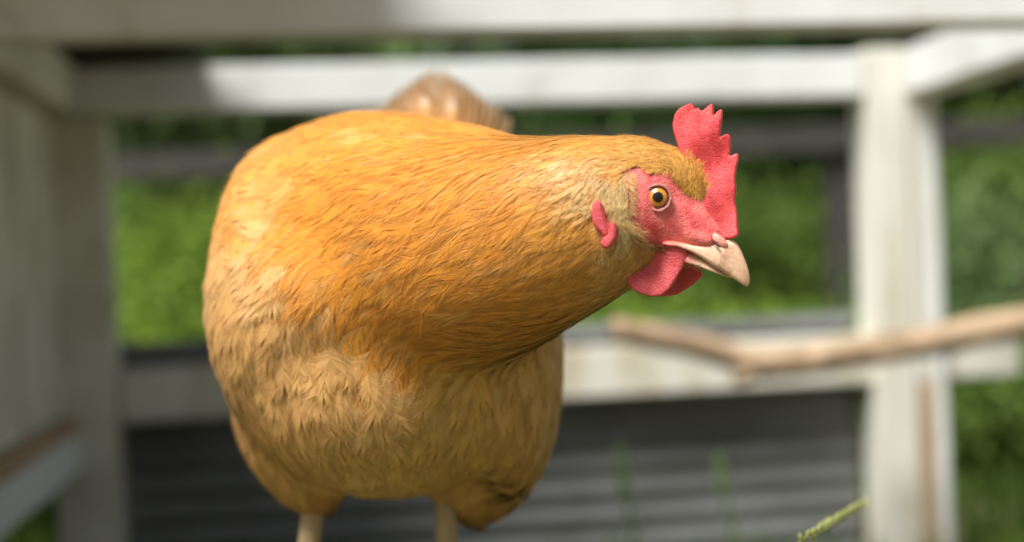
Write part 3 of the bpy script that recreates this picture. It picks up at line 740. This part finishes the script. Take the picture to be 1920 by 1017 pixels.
def feather_geo(idx, nbv):
    """vanes of the feathers idx: rows of barbs (root, middle, tip) joined into a web that splits here and there"""
    n = len(idx); GS = 5
    R = RP[idx]; N = RN[idx]; L = Lf[idx]; W = (sp[idx, 1] * rng.uniform(.85, 1.2, n)); shag = sp[idx, 8]
    Tn = np.gradient(R, axis=1); Tn /= np.linalg.norm(Tn, axis=2, keepdims=True) + 1e-9
    Bn = np.cross(N, Tn)
    s = np.linspace(.10, 1.0, nbv)
    f = s * (K - 1); i0 = np.minimum(f.astype(int), K - 2); fr = (f - i0)[None, :, None]
    def at_(X): return X[:, i0] * (1 - fr) + X[:, i0 + 1] * fr
    Rs, Ns, Ts, Bs = at_(R), at_(N), at_(Tn), at_(Bn)
    prof = np.clip(np.clip(s * 3.2, 0, 1) ** .5 * np.sqrt(np.clip(1 - ((s - .45) / .555).clip(0, 1) ** 2.6, 0, 1)), .012, 1)
    wid = W[:, None] * prof[None]
    fwd = L[:, None] * sp[idx, 9][:, None] * (.7 + .4 * s[None])
    sp_ = L / nbv
    Vv, Nv, Cc, Fq = [], [], [], []
    per = 2 * nbv * 4
    for si, side in enumerate((-1, 1)):
        g = (np.arange(nbv) + rng.integers(0, GS)) // GS; ng = g.max() + 1
        gc = np.array([np.mean(np.nonzero(g == q)[0]) for q in range(ng)])
        pull = (gc[g] - np.arange(nbv))[None] * sp_[:, None] * (np.where(W > .0065, .08, .30) * shag)[:, None]
        gj = rng.normal(0, 1, (n, ng))[:, g]; gz_ = rng.normal(0, 1, (n, ng))[:, g]; jj = rng.normal(0, 1, (n, nbv))
        fw = fwd + pull + (gj * np.where(W > .0065, .004, .016)[:, None] * shag[:, None] + jj * .022) * L[:, None]
        wd_ = wid * (1 + jj * (.07 + .08 * shag[:, None]) + gj * np.where(W > .0065, .015, .06)[:, None] * shag[:, None])
        up = (gz_ * .03 * shag[:, None] + jj * .02) * W[:, None]
        tip = Rs + Ts * fw[..., None] + Bs * (side * wd_)[..., None] + Ns * (up - .13 * wd_)[..., None]
        mid = Rs + Ts * ((fwd + pull) * .42)[..., None] + Bs * (side * wid * .58)[..., None] + Ns * (up * .3 - .03 * wd_)[..., None]
        Vv.append(np.stack([Rs, mid, tip, tip + Ts * (sp_ * .22)[:, None, None]], 2))
        st_ = rng.normal(0, 1, (n, nbv))                              # barb striation
        bn_ = Ns + Ts * (.06 + st_ * .09)[..., None] + Bs * (side * .06 + gz_ * .05 * shag[:, None])[..., None]
        tn_ = bn_ + Bs * (side * .20) + Ts * (.10 + st_[..., None] * .05)
        Nv.append(np.stack([bn_, bn_, tn_, tn_], 2))
        cb = fcol[idx][:, None, :] * (1 + st_[..., None] * .035 + gj[..., None] * .012)
        cc = np.repeat(cb[:, :, None, :], 4, 2)
        rim = np.where(W > .0065, .16, .10)[:, None, None, None]                # pale rim of the broad feathers
        cc[:, :, 2:] = cc[:, :, 2:] * (1 - rim) + np.array([.85, .63, .34]) * rim
        Cc.append(cc)
        base = si * nbv * 4 + np.arange(nbv - 1) * 4
        Fq.append(np.stack([base, base + 1, base + 5, base + 4], 1))
        Fq.append(np.stack([base + 1, base + 2, base + 3, base + 5], 1))
    Vv = np.concatenate(Vv, 1).reshape(n, per, 3); Nv = np.concatenate(Nv, 1).reshape(n, per, 3); Cc = np.concatenate(Cc, 1).reshape(n, per, 3)
    Fq = np.concatenate(Fq)
    hwS = (W * .03 + .00004)[:, None, None]                            # shaft
    lo = R + N * .00006
    Sv = np.stack([lo - Bn * hwS, lo + Bn * hwS], 2).reshape(n, K * 2, 3)
    Sc = np.broadcast_to((fcol[idx] * .8 + np.array([.78, .56, .26]) * .2)[:, None, :], Sv.shape)
    Sn = np.repeat(N[:, :, None, :], 2, 2).reshape(n, K * 2, 3)
    k0 = per + np.arange(K - 1)[:, None] * 2
    Fq = np.concatenate([Fq, k0 + np.array([[0, 1, 3, 2]])])
    V = np.concatenate([Vv, Sv], 1); C_ = np.concatenate([Cc, Sc], 1); N_ = np.concatenate([Nv, Sn], 1)
    tot = per + K * 2
    F = (np.arange(n)[:, None, None] * tot + Fq[None]).reshape(-1, 4)
    return V.reshape(-1, 3), F, C_.reshape(-1, 3), N_.reshape(-1, 3)
view = np.array(CO) - seed; view /= np.linalg.norm(view, axis=1)[:, None]
facing = (RN[:, 2] * view).sum(1)
nbarb = np.round(sp[:, 7] * np.where(facing > -.15, 1.0, .4) / 2).astype(int) * 2
def feather_mesh(name, idx_all):
    Vs, Fs, Cs, Ng = [], [], [], []; base = 0
    for nbv in np.unique(nbarb[idx_all]):
        idx = idx_all[nbarb[idx_all] == nbv]
        for part in np.array_split(idx, max(1, len(idx) // 150)):       # fresh splits for each batch
            V, F, Cc, Nn = feather_geo(part, max(4, nbv))
            Vs.append(V); Fs.append(F + base); Cs.append(Cc); Ng.append(Nn); base += len(V)
    return set_fn(quads_mesh(name, np.concatenate(Vs), np.concatenate(Fs), False, np.clip(np.concatenate(Cs), 0.01, .85)), np.concatenate(Ng))
# fine loose filaments that blur the edges between feathers
def filaments(name, n, mat):
    pi = rng.choice(ntri, n, p=wt); x1 = rng.random((n, 1)); x2 = rng.random((n, 1)); f_ = (x1 + x2) > 1
    x1 = np.where(f_, 1 - x1, x1); x2 = np.where(f_, 1 - x2, x2)
    p = (tv[pi, 0] + (tv[pi, 1] - tv[pi, 0]) * x1 + (tv[pi, 2] - tv[pi, 0]) * x2).astype(np.float64)
    a, b, l = hl_np(p)
    p = p[~((in_poly(a, b, face_poly) | in_poly(a, b, ear_poly)) & (np.abs(l) < .045))]; n = len(p)
    dv, par = field(p, 3.0)
    nn_ = np.array([list(bvh.find_nearest(Vector(q))[1]) for q in p])
    dv = dv - nn_ * (dv * nn_).sum(1, keepdims=True); dv /= np.linalg.norm(dv, axis=1)[:, None] + 1e-9
    sd_ = np.cross(nn_, dv); sw = rng.normal(0, .28, (n, 1)); dv = dv * np.cos(sw) + sd_ * np.sin(sw); sd_ = np.cross(nn_, dv)
    ln = (par[:, 0:1] * rng.uniform(.3, .75, (n, 1))); w_ = rng.uniform(.00005, .00013, (n, 1))
    h0 = par[:, 2:3] * rng.uniform(.5, 1.1, (n, 1)) + .0006
    cv = sd_ * rng.normal(0, .10, (n, 1)) * ln
    q0 = p + nn_ * h0; q1 = p + dv * ln * .5 + cv + nn_ * (h0 + .0005); q2 = p + dv * ln + nn_ * (h0 + rng.uniform(-.0006, .0008, (n, 1)))
    V = np.stack([q0 - sd_ * w_, q0 + sd_ * w_, q1 + sd_ * w_, q1 - sd_ * w_, q2 + sd_ * w_ * .3, q2 - sd_ * w_ * .3], 1)
    k = np.arange(n)[:, None] * 6
    Q = np.concatenate([k + np.array([[0, 1, 2, 3]]), k + np.array([[3, 2, 4, 5]])])
    cc = par[:, 4:7] * rng.uniform(.55, 1.2, (n, 1)); cc = cc * .85 + np.array([.76, .54, .24]) * .15
    o = link(name, set_fn(quads_mesh(name, V.reshape(-1, 3), Q, False, np.clip(np.repeat(cc, 6, 0), .01, .85)), np.repeat(nn_ + sd_ * rng.normal(0, .25, (n, 1)), 6, 0)), mat, hen); o['kind'] = 'stuff'
filaments('down_filaments', 42000, M['feather'])
# the feathers that show largest become parts of their own
size = Lf * sp[:, 1] * np.clip(facing, 0, 1)
vis = np.array([bvh.ray_cast(Vector(seed[i] + RN[i, 2] * .004), Vector(view[i]))[0] is None for i in range(NF)])
size[~vis] = 0
order = np.argsort(-size); big = order[:300]
rest = order[300:]
for i in big:
    link('feather', feather_mesh('feather', np.array([i])), M['feather'], hen)
regs = {'neck_plumage': [], 'body_plumage': [], 'head_plumage': []}
rs = sp[rest, 0]
for nm, sel in (('head_plumage', rs < .013), ('neck_plumage', (rs >= .013) & (sp[rest, 1] < .0052)), ('body_plumage', (rs >= .013) & (sp[rest, 1] >= .0052))):
    o = link(nm, feather_mesh(nm, rest[sel]), M['feather'], hen); o['kind'] = 'stuff'

def surf_l(zx, zy):
    r = ray(1060 + zx / 2.4225, 170 + zy / 2.4225).normalized(); h = bvh.ray_cast(CO, r)
    return hloc(h[0])[2] if h[0] is not None else .012
# ---- comb, wattles, earlobe: thick blades cut to outline, then fused and rounded
def blade(name, outline, l0, thick, voxel, it, bulge, mat, shift=(0, 0), mirror=False, parent=hen):
    """outline in enlargement coordinates; bulge(a,b,l) gives the final lateral offset"""
    pts = [hloc(Z(x, y, l0)) for x, y in outline]
    bm = bmesh.new()
    vs = [bm.verts.new((p[0] + shift[0], p[1] + shift[1], -thick / 2)) for p in pts]
    f = bm.faces.new(vs)
    r = bmesh.ops.extrude_face_region(bm, geom=[f])
    for v in r['geom']:
        if isinstance(v, bmesh.types.BMVert): v.co.z = thick / 2
    bmesh.ops.triangulate(bm, faces=bm.faces)
    bmesh.ops.recalc_face_normals(bm, faces=bm.faces)
    me = fuse(bm, voxel, it, name)
    for v in me.vertices:
        a, b, t = v.co
        l = bulge(a, b, t)
        if mirror: l = -l
        v.co = hpos(a, b, l)
    if mirror: me.flip_normals()
    me.update()
    return link(name, me, mat, parent)
comb_out = [(560, 560), (545, 470), (535, 380), (528, 290), (508, 232), (494, 190), (490, 155), (500, 112), (520, 86), (546, 72), (575, 60), (586, 74), (596, 94), (608, 78), (617, 98), (632, 92), (650, 76), (674, 60), (676, 88), (670, 134), (690, 104), (716, 84), (716, 125), (708, 178), (700, 226), (722, 206), (740, 200), (752, 212), (753, 248), (746, 304), (768, 292), (786, 286), (788, 312), (778, 352), (772, 405), (777, 440), (770, 505), (782, 560), (784, 620), (788, 660), (750, 676), (690, 668), (640, 690), (590, 660)]
def comb_b(a, b, t):
    base = max(0.0, min(1.0, (b + .030) / .095))
    ra = hloc(Z(575, 185, 0)); lob = math.exp(-((a - ra[0]) ** 2 + (b - ra[1]) ** 2) / (2 * .0085 ** 2))
    return t * (1.75 - 1.05 * base + 1.1 * lob) + .0018 * math.sin(a * 130 + b * 90) * base + .0006 * math.sin(b * 210 - a * 160) + .002 * base ** 2
comb = blade('comb', comb_out, 0, .0052, .00062, 3, comb_b, M['comb'])
wat_out = [(345, 735), (312, 762), (292, 800), (283, 840), (290, 878), (310, 905), (345, 925), (395, 937), (440, 930), (472, 905), (497, 870), (520, 828), (540, 790), (556, 745), (552, 715), (500, 700), (430, 690), (380, 705)]
def wat_b(a, b, t):
    low = max(0.0, min(1.0, (-.035 - b) / .045))
    return .0085 + t * (.9 + .5 * low) + .0035 * math.sin(low * 2.2) + .0012 * math.sin(a * 260)
blade('wattle', wat_out, .010, .0050, .0007, 6, wat_b, M['wattle'])
wat_far = [(380, 735), (350, 790), (340, 840), (350, 890), (385, 925), (440, 937), (500, 930), (545, 905), (590, 876), (618, 850), (628, 828), (600, 800), (570, 760), (540, 720), (460, 700)]
blade('wattle', wat_far, -.010, .0045, .0007, 6, wat_b, M['wattle'], (0, 0), True)
ear1 = [(148, 498), (168, 512), (182, 545), (190, 585), (204, 612), (224, 598), (238, 632), (236, 668), (218, 698), (196, 722), (172, 716), (158, 694), (168, 664), (148, 636), (126, 606), (119, 566), (128, 520)]
EL = surf_l(175, 610) + .0022
def ear_b(a, b, t):
    return EL + t * .9 + .0018 * math.sin(a * 420 + b * 120)
ear_o = blade('earlobe', ear1, EL, .0050, .0006, 4, ear_b, M['wattle'])
fold_a = [(148, 500), (165, 516), (173, 560), (188, 606), (198, 648), (186, 666), (160, 640), (130, 606), (121, 566), (129, 522)]
fold_b = [(206, 616), (223, 602), (236, 632), (234, 668), (217, 696), (196, 719), (174, 712), (163, 692), (178, 668), (202, 652)]
blade('earlobe_fold', fold_a, EL + .002, .0048, .0005, 7, lambda a, b, t: EL + .0022 + t * 1.1, M['wattle'], (0, 0), False, ear_o)
blade('earlobe_fold', fold_b, EL + .002, .0048, .0005, 7, lambda a, b, t: EL + .0026 + t * 1.2, M['wattle'], (0, 0), False, ear_o)
blade('earlobe', ear1, EL, .0050, .0008, 4, ear_b, M['wattle'], (.008, 0), True)

# ---- eyes
for sgn in (1, -1):
    lat = surf_l(420, 486) + .0004
    ec = Z(420, 486, lat) if sgn > 0 else hpos(*(lambda q: (q[0], q[1], -lat))(hloc(Z(420, 486, lat))))
    Ln = (HL * sgn + HX * .16 + HZ * .03).normalized()
    ex = HX - Ln * HX.dot(Ln); ex.normalize(); ez = Ln.cross(ex)
    if ez.z < 0: ez = -ez
    def cap(name, rs_, r0, r1, off, mat, colf, parent, nr=14, ns=48, sx=1.0):
        V, Cc, Q = [], [], []
        for i in range(nr + 1):
            r = r0 + (r1 - r0) * i / nr
            hgt_ = math.sqrt(max(rs_ ** 2 - r ** 2, 0)) - math.sqrt(rs_ ** 2 - .0056 ** 2)
            for k in range(ns):
                a = 2 * math.pi * k / ns
                V.append(ec + ex * (r * math.cos(a) * sx) + ez * (r * math.sin(a)) + Ln * (hgt_ + off)); Cc.append(colf(r, a))
        for i in range(nr):
            for k in range(ns):
                q = (i * ns + k, i * ns + (k + 1) % ns, (i + 1) * ns + (k + 1) % ns, (i + 1) * ns + k)
                Q.append(q)
        me = quads_mesh(name, np.array(V), Q, True, np.array(Cc))
        return link(name, me, mat, parent)
    def iris_col(r, a):
        t = r / .0053
        if t < .52: return (.16, .055, .008)
        if t < .88:
            return (.60 - .3 * abs(t - .7), .215, .016)
        return (.07, .028, .010)
    e_ = cap('eye', .0074, .00005, .0066, 0, M['iris'], iris_col, hen)
    cap('pupil', .0074, .00002, .0026, .00012, M['pupil'], lambda r, a: (0, 0, 0), e_)
    # eyelid: a soft ring, a little almond shaped
    V, Q = [], []; ns, nr = 64, 14
    for k in range(ns):
        a = 2 * math.pi * k / ns; ca, sa = math.cos(a), math.sin(a)
        Rm = .0061 * (1 + .07 * max(0, -sa) ** 2 * (1 if ca > -.3 else .4))
        for j in range(nr):
            q = 2 * math.pi * j / nr; rr0 = .00075 * (1 + .12 * math.sin(9 * a + j))
            rad = Rm + rr0 * 1.05 * math.cos(q)
            V.append(ec + ex * (rad * ca * 1.02) + ez * (rad * sa) + Ln * (.0006 + rr0 * .95 * math.sin(q) + .0004 * max(0, sa)))
    for k in range(ns):
        for j in range(nr):
            Q.append((k * nr + j, ((k + 1) % ns) * nr + j, ((k + 1) % ns) * nr + (j + 1) % nr, k * nr + (j + 1) % nr))
    link('eyelid', quads_mesh('eyelid', np.array(V), Q, True), M['eyelid'], e_)

# ---- beak: two lofted halves
def loft(name, st, mat, parent, upper=True, ns=20):
    V, Q, Cc = [], [], []
    for si, (tx, ty, bx, by, hw) in enumerate(st):
        top = Z(tx, ty, 0); low = Z(bx, by, 0)
        for k in range(ns):
            if k <= ns * .7:
                a = math.pi * k / (ns * .7)
                f = math.sin(a) ** .75; c = math.cos(a)
                p = low.lerp(top, f) + HL * (hw * (abs(c) ** .85) * (1 if c >= 0 else -1))
            else:
                t = (k - ns * .7) / (ns * .3); p = low.lerp(top, .10 * math.sin(math.pi * t)) + HL * (hw * (-1 + 2 * t))
            V.append(p)
    n = len(st)
    for i in range(n - 1):
        for k in range(ns):
            Q.append((i * ns + k, i * ns + (k + 1) % ns, (i + 1) * ns + (k + 1) % ns, (i + 1) * ns + k))
    bm = bmesh.new(); vs = [bm.verts.new(v) for v in V]
    for q in Q: bm.faces.new([vs[j] for j in q])
    bm.faces.new(vs[:ns][::-1]); bm.faces.new(vs[-ns:])
    bmesh.ops.recalc_face_normals(bm, faces=bm.faces)
    bmesh.ops.subdivide_edges(bm, edges=bm.edges, cuts=1, use_grid_fill=True, smooth=.4)
    me = bm_mesh(name, bm, True)
    ga = hloc(Z(*st[0][:2], 0))[0]; gb = hloc(Z(*st[-1][:2], 0))[0]
    ca = me.color_attributes.new('Col', 'FLOAT_COLOR', 'POINT'); c0 = np.array([.60, .15, .12]); c1 = np.array([.75, .50, .35]); c2 = np.array([.68, .42, .25])
    for v in me.vertices:
        t = min(1, max(0, (hloc(v.co)[0] - ga) / (gb - ga)))
        u_ = min(1, max(0, t - .10) / .30); q = c0 * (1 - u_) + c1 * u_
        u_ = max(0, (t - .75) / .25) * .7; q = q * (1 - u_) + c2 * u_
        ca.data[v.index].color = (*q, 1)
    return link(name, me, mat, parent)
upper = loft('upper_beak', [(462, 678, 458, 700, .0140), (530, 684, 520, 706, .0134), (600, 696, 576, 728, .0118), (680, 684, 632, 762, .0094), (752, 672, 676, 795, .0080), (784, 700, 716, 820, .0066), (806, 744, 750, 843, .0052), (824, 790, 780, 862, .0037), (836, 836, 803, 878, .0023), (837, 868, 816, 887, .0010), (832, 884, 824, 890, .0003)], M['horn'], hen)
loft('lower_beak', [(530, 716, 548, 775, .0100), (590, 736, 600, 795, .0090), (640, 766, 650, 812, .0074), (690, 800, 700, 832, .0056), (730, 826, 735, 846, .0034), (752, 842, 752, 852, .0012)], M['horn'], hen)
for sgn in (1, -1):
    bm = bmesh.new()
    rot = Matrix((HX, HL, HZ)).transposed() @ Matrix.Rotation(math.radians(38), 3, 'Y')
    c_ = hloc(Z(694, 680, .0068)); add_ell(bm, hpos(c_[0], c_[1], sgn * .0062), .0058, .0020, .0028, rot)
    o = link('nostril_flap', fuse(bm, .0007, 5, 'nostril_flap'), M['cere'], upper)
    bm = bmesh.new(); c_ = hloc(Z(684, 694, .009)); add_ell(bm, hpos(c_[0], c_[1], sgn * .0090), .0030, .0007, .0007, Matrix((HX, HL, HZ)).transposed() @ Matrix.Rotation(math.radians(48), 3, 'Y'))
    link('nostril', bm_mesh('nostril', bm, True), M['nostril'], upper)

# ---- bristly hair feathers fringing the bare face
def bristles(name, specs, parent):
    V, Q, Cc, Nb = [], [], [], []
    for (x0, y0, x1, y1, dx, dy, ln, n, colr, out) in specs:
        for k in range(n):
            t = random.random(); x = x0 + (x1 - x0) * t + random.gauss(0, 7); y = y0 + (y1 - y0) * t + random.gauss(0, 7)
            l = surf_l(x, y)
            if l < .002: l = .002
            p = Z(x, y, l + .0003)
            d_ = (HX * (dx + random.gauss(0, .22)) - HZ * (dy + random.gauss(0, .22)) + HL * (out + random.gauss(0, .06))).normalized()
            L_2 = ln * random.uniform(.55, 1.25); w_ = random.uniform(.00007, .00016)
            sd_ = d_.cross(HL).normalized(); bend = HZ * (-.12 * L_2 * random.random())
            q1 = p + d_ * L_2 * .55; q2 = p + d_ * L_2 + bend
            i0 = len(V); V += [p - sd_ * w_, p + sd_ * w_, q1 + sd_ * w_, q1 - sd_ * w_, q2 + sd_ * w_ * .3, q2 - sd_ * w_ * .3]
            Q += [(i0, i0 + 1, i0 + 2, i0 + 3), (i0 + 3, i0 + 2, i0 + 4, i0 + 5)]
            Cc += [[c * random.uniform(.85, 1.15) for c in colr]] * 6
            hn = bvh.find_nearest(p)[1]; Nb += [list(hn + sd_ * random.gauss(0, .2))] * 6
    o = link(name, set_fn(quads_mesh(name, np.array(V), Q, False, np.clip(np.array(Cc), .01, .85)), np.array(Nb)), M['feather'], parent); o['kind'] = 'stuff'
gold = (.84, .46, .09); cream = (.82, .54, .22)
bristles('face_bristles', [
    (540, 290, 600, 350, .6, -.75, .0032, 60, gold, .1), (600, 350, 632, 440, .55, -.8, .0038, 90, gold, .1), (628, 430, 630, 490, .3, -.9, .0038, 50, gold, .15), (552, 462, 610, 500, .1, -1, .0040, 50, gold, .2),
    (330, 362, 480, 385, .5, -.75, .0030, 90, gold, .2), (480, 390, 560, 480, .5, -.8, .0035, 120, gold, .2),
    (295, 380, 300, 560, .55, .5, .0040, 120, cream, .25), (180, 420, 280, 420, .05, 1, .0060, 50, cream, .15), (185, 480, 290, 520, .1, 1, .0060, 60, cream, .15), (210, 560, 300, 600, .5, .8, .0065, 70, cream, .2),
    (240, 610, 320, 650, .9, .35, .0075, 90, cream, .2), (260, 660, 350, 700, .9, .25, .0070, 80, (.62, .36, .14), .2), (330, 690, 430, 720, .8, .2, .0055, 110, (.45, .22, .09), .15),
    (560, 780, 630, 808, -.7, .35, .0030, 30, (.45, .25, .11), .1), (165, 725, 200, 740, -.3, 1, .0060, 30, cream, .15),
    ], hen)

# ---- legs with feet on the bank
def leg(px, py, d, foot_dx, foot_y, yaw):
    a = P(px, py, d); f = Vector((a.x + foot_dx, foot_y, 0)); f.z = float(gz(np.float64(f.x), np.float64(f.y))) + .010
    mid = a.lerp(f, .5) + Vector((0, .004, 0))
    lg = link('leg', tube_mesh('leg', [a + Vector((0, .012, .03)), a, mid, f + Vector((0, 0, .012)), f], [.0095, .0078, .0066, .0072, .0078], 14, .05), M['scale_leg'], hen)
    for ang, ln in ((0, .058), (32, .050), (-32, .050), (180, .026)):
        t = math.radians(ang + yaw); dr = Vector((math.sin(t), -math.cos(t), 0))
        def gp(s_, h_):
            q = f + dr * s_; q.z = float(gz(np.float64(q.x), np.float64(q.y))) + h_; return q
        toe = link('toe', tube_mesh('toe', [f, gp(ln * .35, .010), gp(ln * .7, .007), gp(ln, .006)], [.0068, .0058, .0050, .0042], 10, .08), M['scale_leg'], lg)
        link('claw', tube_mesh('claw', [gp(ln * .97, .007), gp(ln + .008, .007), gp(ln + .015, .002)], [.0034, .0024, .0004], 8), M['claw'], lg)
leg(588, 945, .915, -.020, .905, -10)
leg(838, 945, .915, -.006, .905, 8)

# ---- tail: broad feathers fanned out behind the back
for k in range(17):
    t = ((k * 7) % 17) / 16 - .5
    root = P(815 + 60 * t, 300, 1.15)
    tipd = P(822 + 240 * t, 144 + 185 * abs(t) ** 1.2 + random.uniform(-6, 6), 1.20 + .04 * abs(t))
    ax = tipd - root; Lq = ax.length; ax.normalize()
    side = ax.cross(Vector((0, -1, .25))).normalized() * -1
    nn = side.cross(ax)
    V, Q, Cc = [], [], []; nbq = 26
    cb = np.array([.56, .27, .075]) * random.uniform(.85, 1.1)
    for sg in (-1, 1):
        for j in range(nbq):
            s_ = .05 + .95 * j / (nbq - 1)
            r0 = root + ax * (Lq * s_ * .92); wq = .016 * math.sqrt(max(0.0, 1 - max(0, (s_ - .4) / .61) ** 2.4)) * min(1, s_ * 4)
            b0 = len(V); V += [r0, r0 + ax * .012 + side * (sg * wq) - nn * (.004 * s_)]
            if j: Q.append((b0 - 2, b0 - 1, b0 + 1, b0))
            g = s_ ** 3; cl = cb * (1 - g * .8) + np.array([.36, .28, .18]) * g * .8
            Cc += [cl] * 2
    link('tail_feather', set_fn(quads_mesh('tail_feather', np.array(V), Q, False, np.array(Cc)), np.array([list((nn if nn.y < 0 else -nn) + Vector((random.gauss(0, .28), random.gauss(0, .2), random.gauss(0, .28)))) for _ in V])), M['feather'], hen)

# two short pale-tipped coverts on the tail
for (qx, qy) in ((795, 190), (846, 197)):
    root = P(qx + 3, qy + 34, 1.13); tipq = P(qx, qy - 7, 1.135); ax = tipq - root; Lq = ax.length; ax.normalize()
    side = ax.cross(Vector((0, -1, .25))).normalized(); nn = Vector((0, -.75, .65)); V, Q, Cc = [], [], []
    for sg in (-1, 1):
        for j in range(18):
            s_ = j / 17; r0 = root + ax * (Lq * s_ * .92); wq = .0034 * math.sin(math.pi * (.15 + .78 * s_)) ** .6; tp_ = r0 + ax * .004 + side * (sg * wq); hw = Lq / 18 * .65
            b0 = len(V); V += [r0 - ax * hw, r0 + ax * hw, tp_ + ax * hw * .5, tp_ - ax * hw * .5]; Q.append((b0, b0 + 1, b0 + 2, b0 + 3))
            Cc += [(.66, .56, .42) if s_ > .55 else (.68, .36, .10)] * 4
    link('tail_covert', set_fn(quads_mesh('tail_covert', np.array(V), Q, False, np.array(Cc)), np.array([list(nn + Vector((random.gauss(0, .5), 0, random.gauss(0, .4)))) for _ in V])), M['feather'], hen)

# ------------------------------------------------------------------ grass stalks near the hen
def stalk(pts, label, r0=.0011, seeds=0, mat='stalk', big=1.0):
    e_ = empty('grass_stalk', pts[0], label, 'grass stalk', 'grass stalks in front of the frame')
    link('stem', tube_mesh('stem', pts, [r0 * (1 - .6 * i / (len(pts) - 1)) for i in range(len(pts))], 7), M[mat], e_)
    a, b = Vector(pts[-2]), Vector(pts[-1]); V, Q = [], []
    ax = (b - a).normalized()
    for k in range(seeds):
        t = k / max(1, seeds - 1); c = a.lerp(b, t)
        for sg in (-1, 1):
            sd_ = ax.cross(Vector((0, 1, 0))).normalized() * sg; up_ = ax.cross(sd_).normalized()
            o_ = c + ax * .002 * random.random(); ln_ = .0085 * big * (1.1 - .5 * t); wd = .0021 * big
            d_ = (ax * .85 + sd_ * .5 + up_ * random.uniform(-.3, .3)).normalized()
            pn = d_.cross(up_).normalized()
            i0 = len(V); V += [o_, o_ + d_ * ln_ * .5 + pn * wd, o_ + d_ * ln_, o_ + d_ * ln_ * .5 - pn * wd, o_ + d_ * ln_ * .5 + up_ * wd, o_ + d_ * ln_ * .5 - up_ * wd]
            Q += [(i0, i0 + 1, i0 + 4), (i0 + 1, i0 + 2, i0 + 4), (i0 + 2, i0 + 3, i0 + 4), (i0 + 3, i0, i0 + 4), (i0 + 1, i0, i0 + 5), (i0 + 2, i0 + 1, i0 + 5), (i0 + 3, i0 + 2, i0 + 5), (i0, i0 + 3, i0 + 5)]
    if seeds: link('seed_head', quads_mesh('seed_head', np.array(V), Q), M[mat], e_)
    return e_
g0 = P(1400, 1200, .78); g0.z = float(gz(np.float64(g0.x), np.float64(g0.y)))
stalk([g0, P(1450, 1090, .79), P(1500, 1016, .80), P(1622, 942, 1.0)], 'yellow green grass seed head rising at the bottom of the picture', .0016, 16)
for px, top, d, lab in ((1165, 850, 2.05, 'thin green grass stalk in front of the corrugated sheet, nearer the hen'), (1352, 860, 2.1, 'thin green grass stalk in front of the corrugated sheet, nearer the white post')):
    g0 = P(px + 40, 1150, d); g0.z = float(gz(np.float64(g0.x), np.float64(g0.y)))
    stalk([g0, P(px + 25, 1017, d), P(px + 8, 930, d), P(px - 4, top, d)], lab, .0062, 12, 'leaf_pale', 2.0)
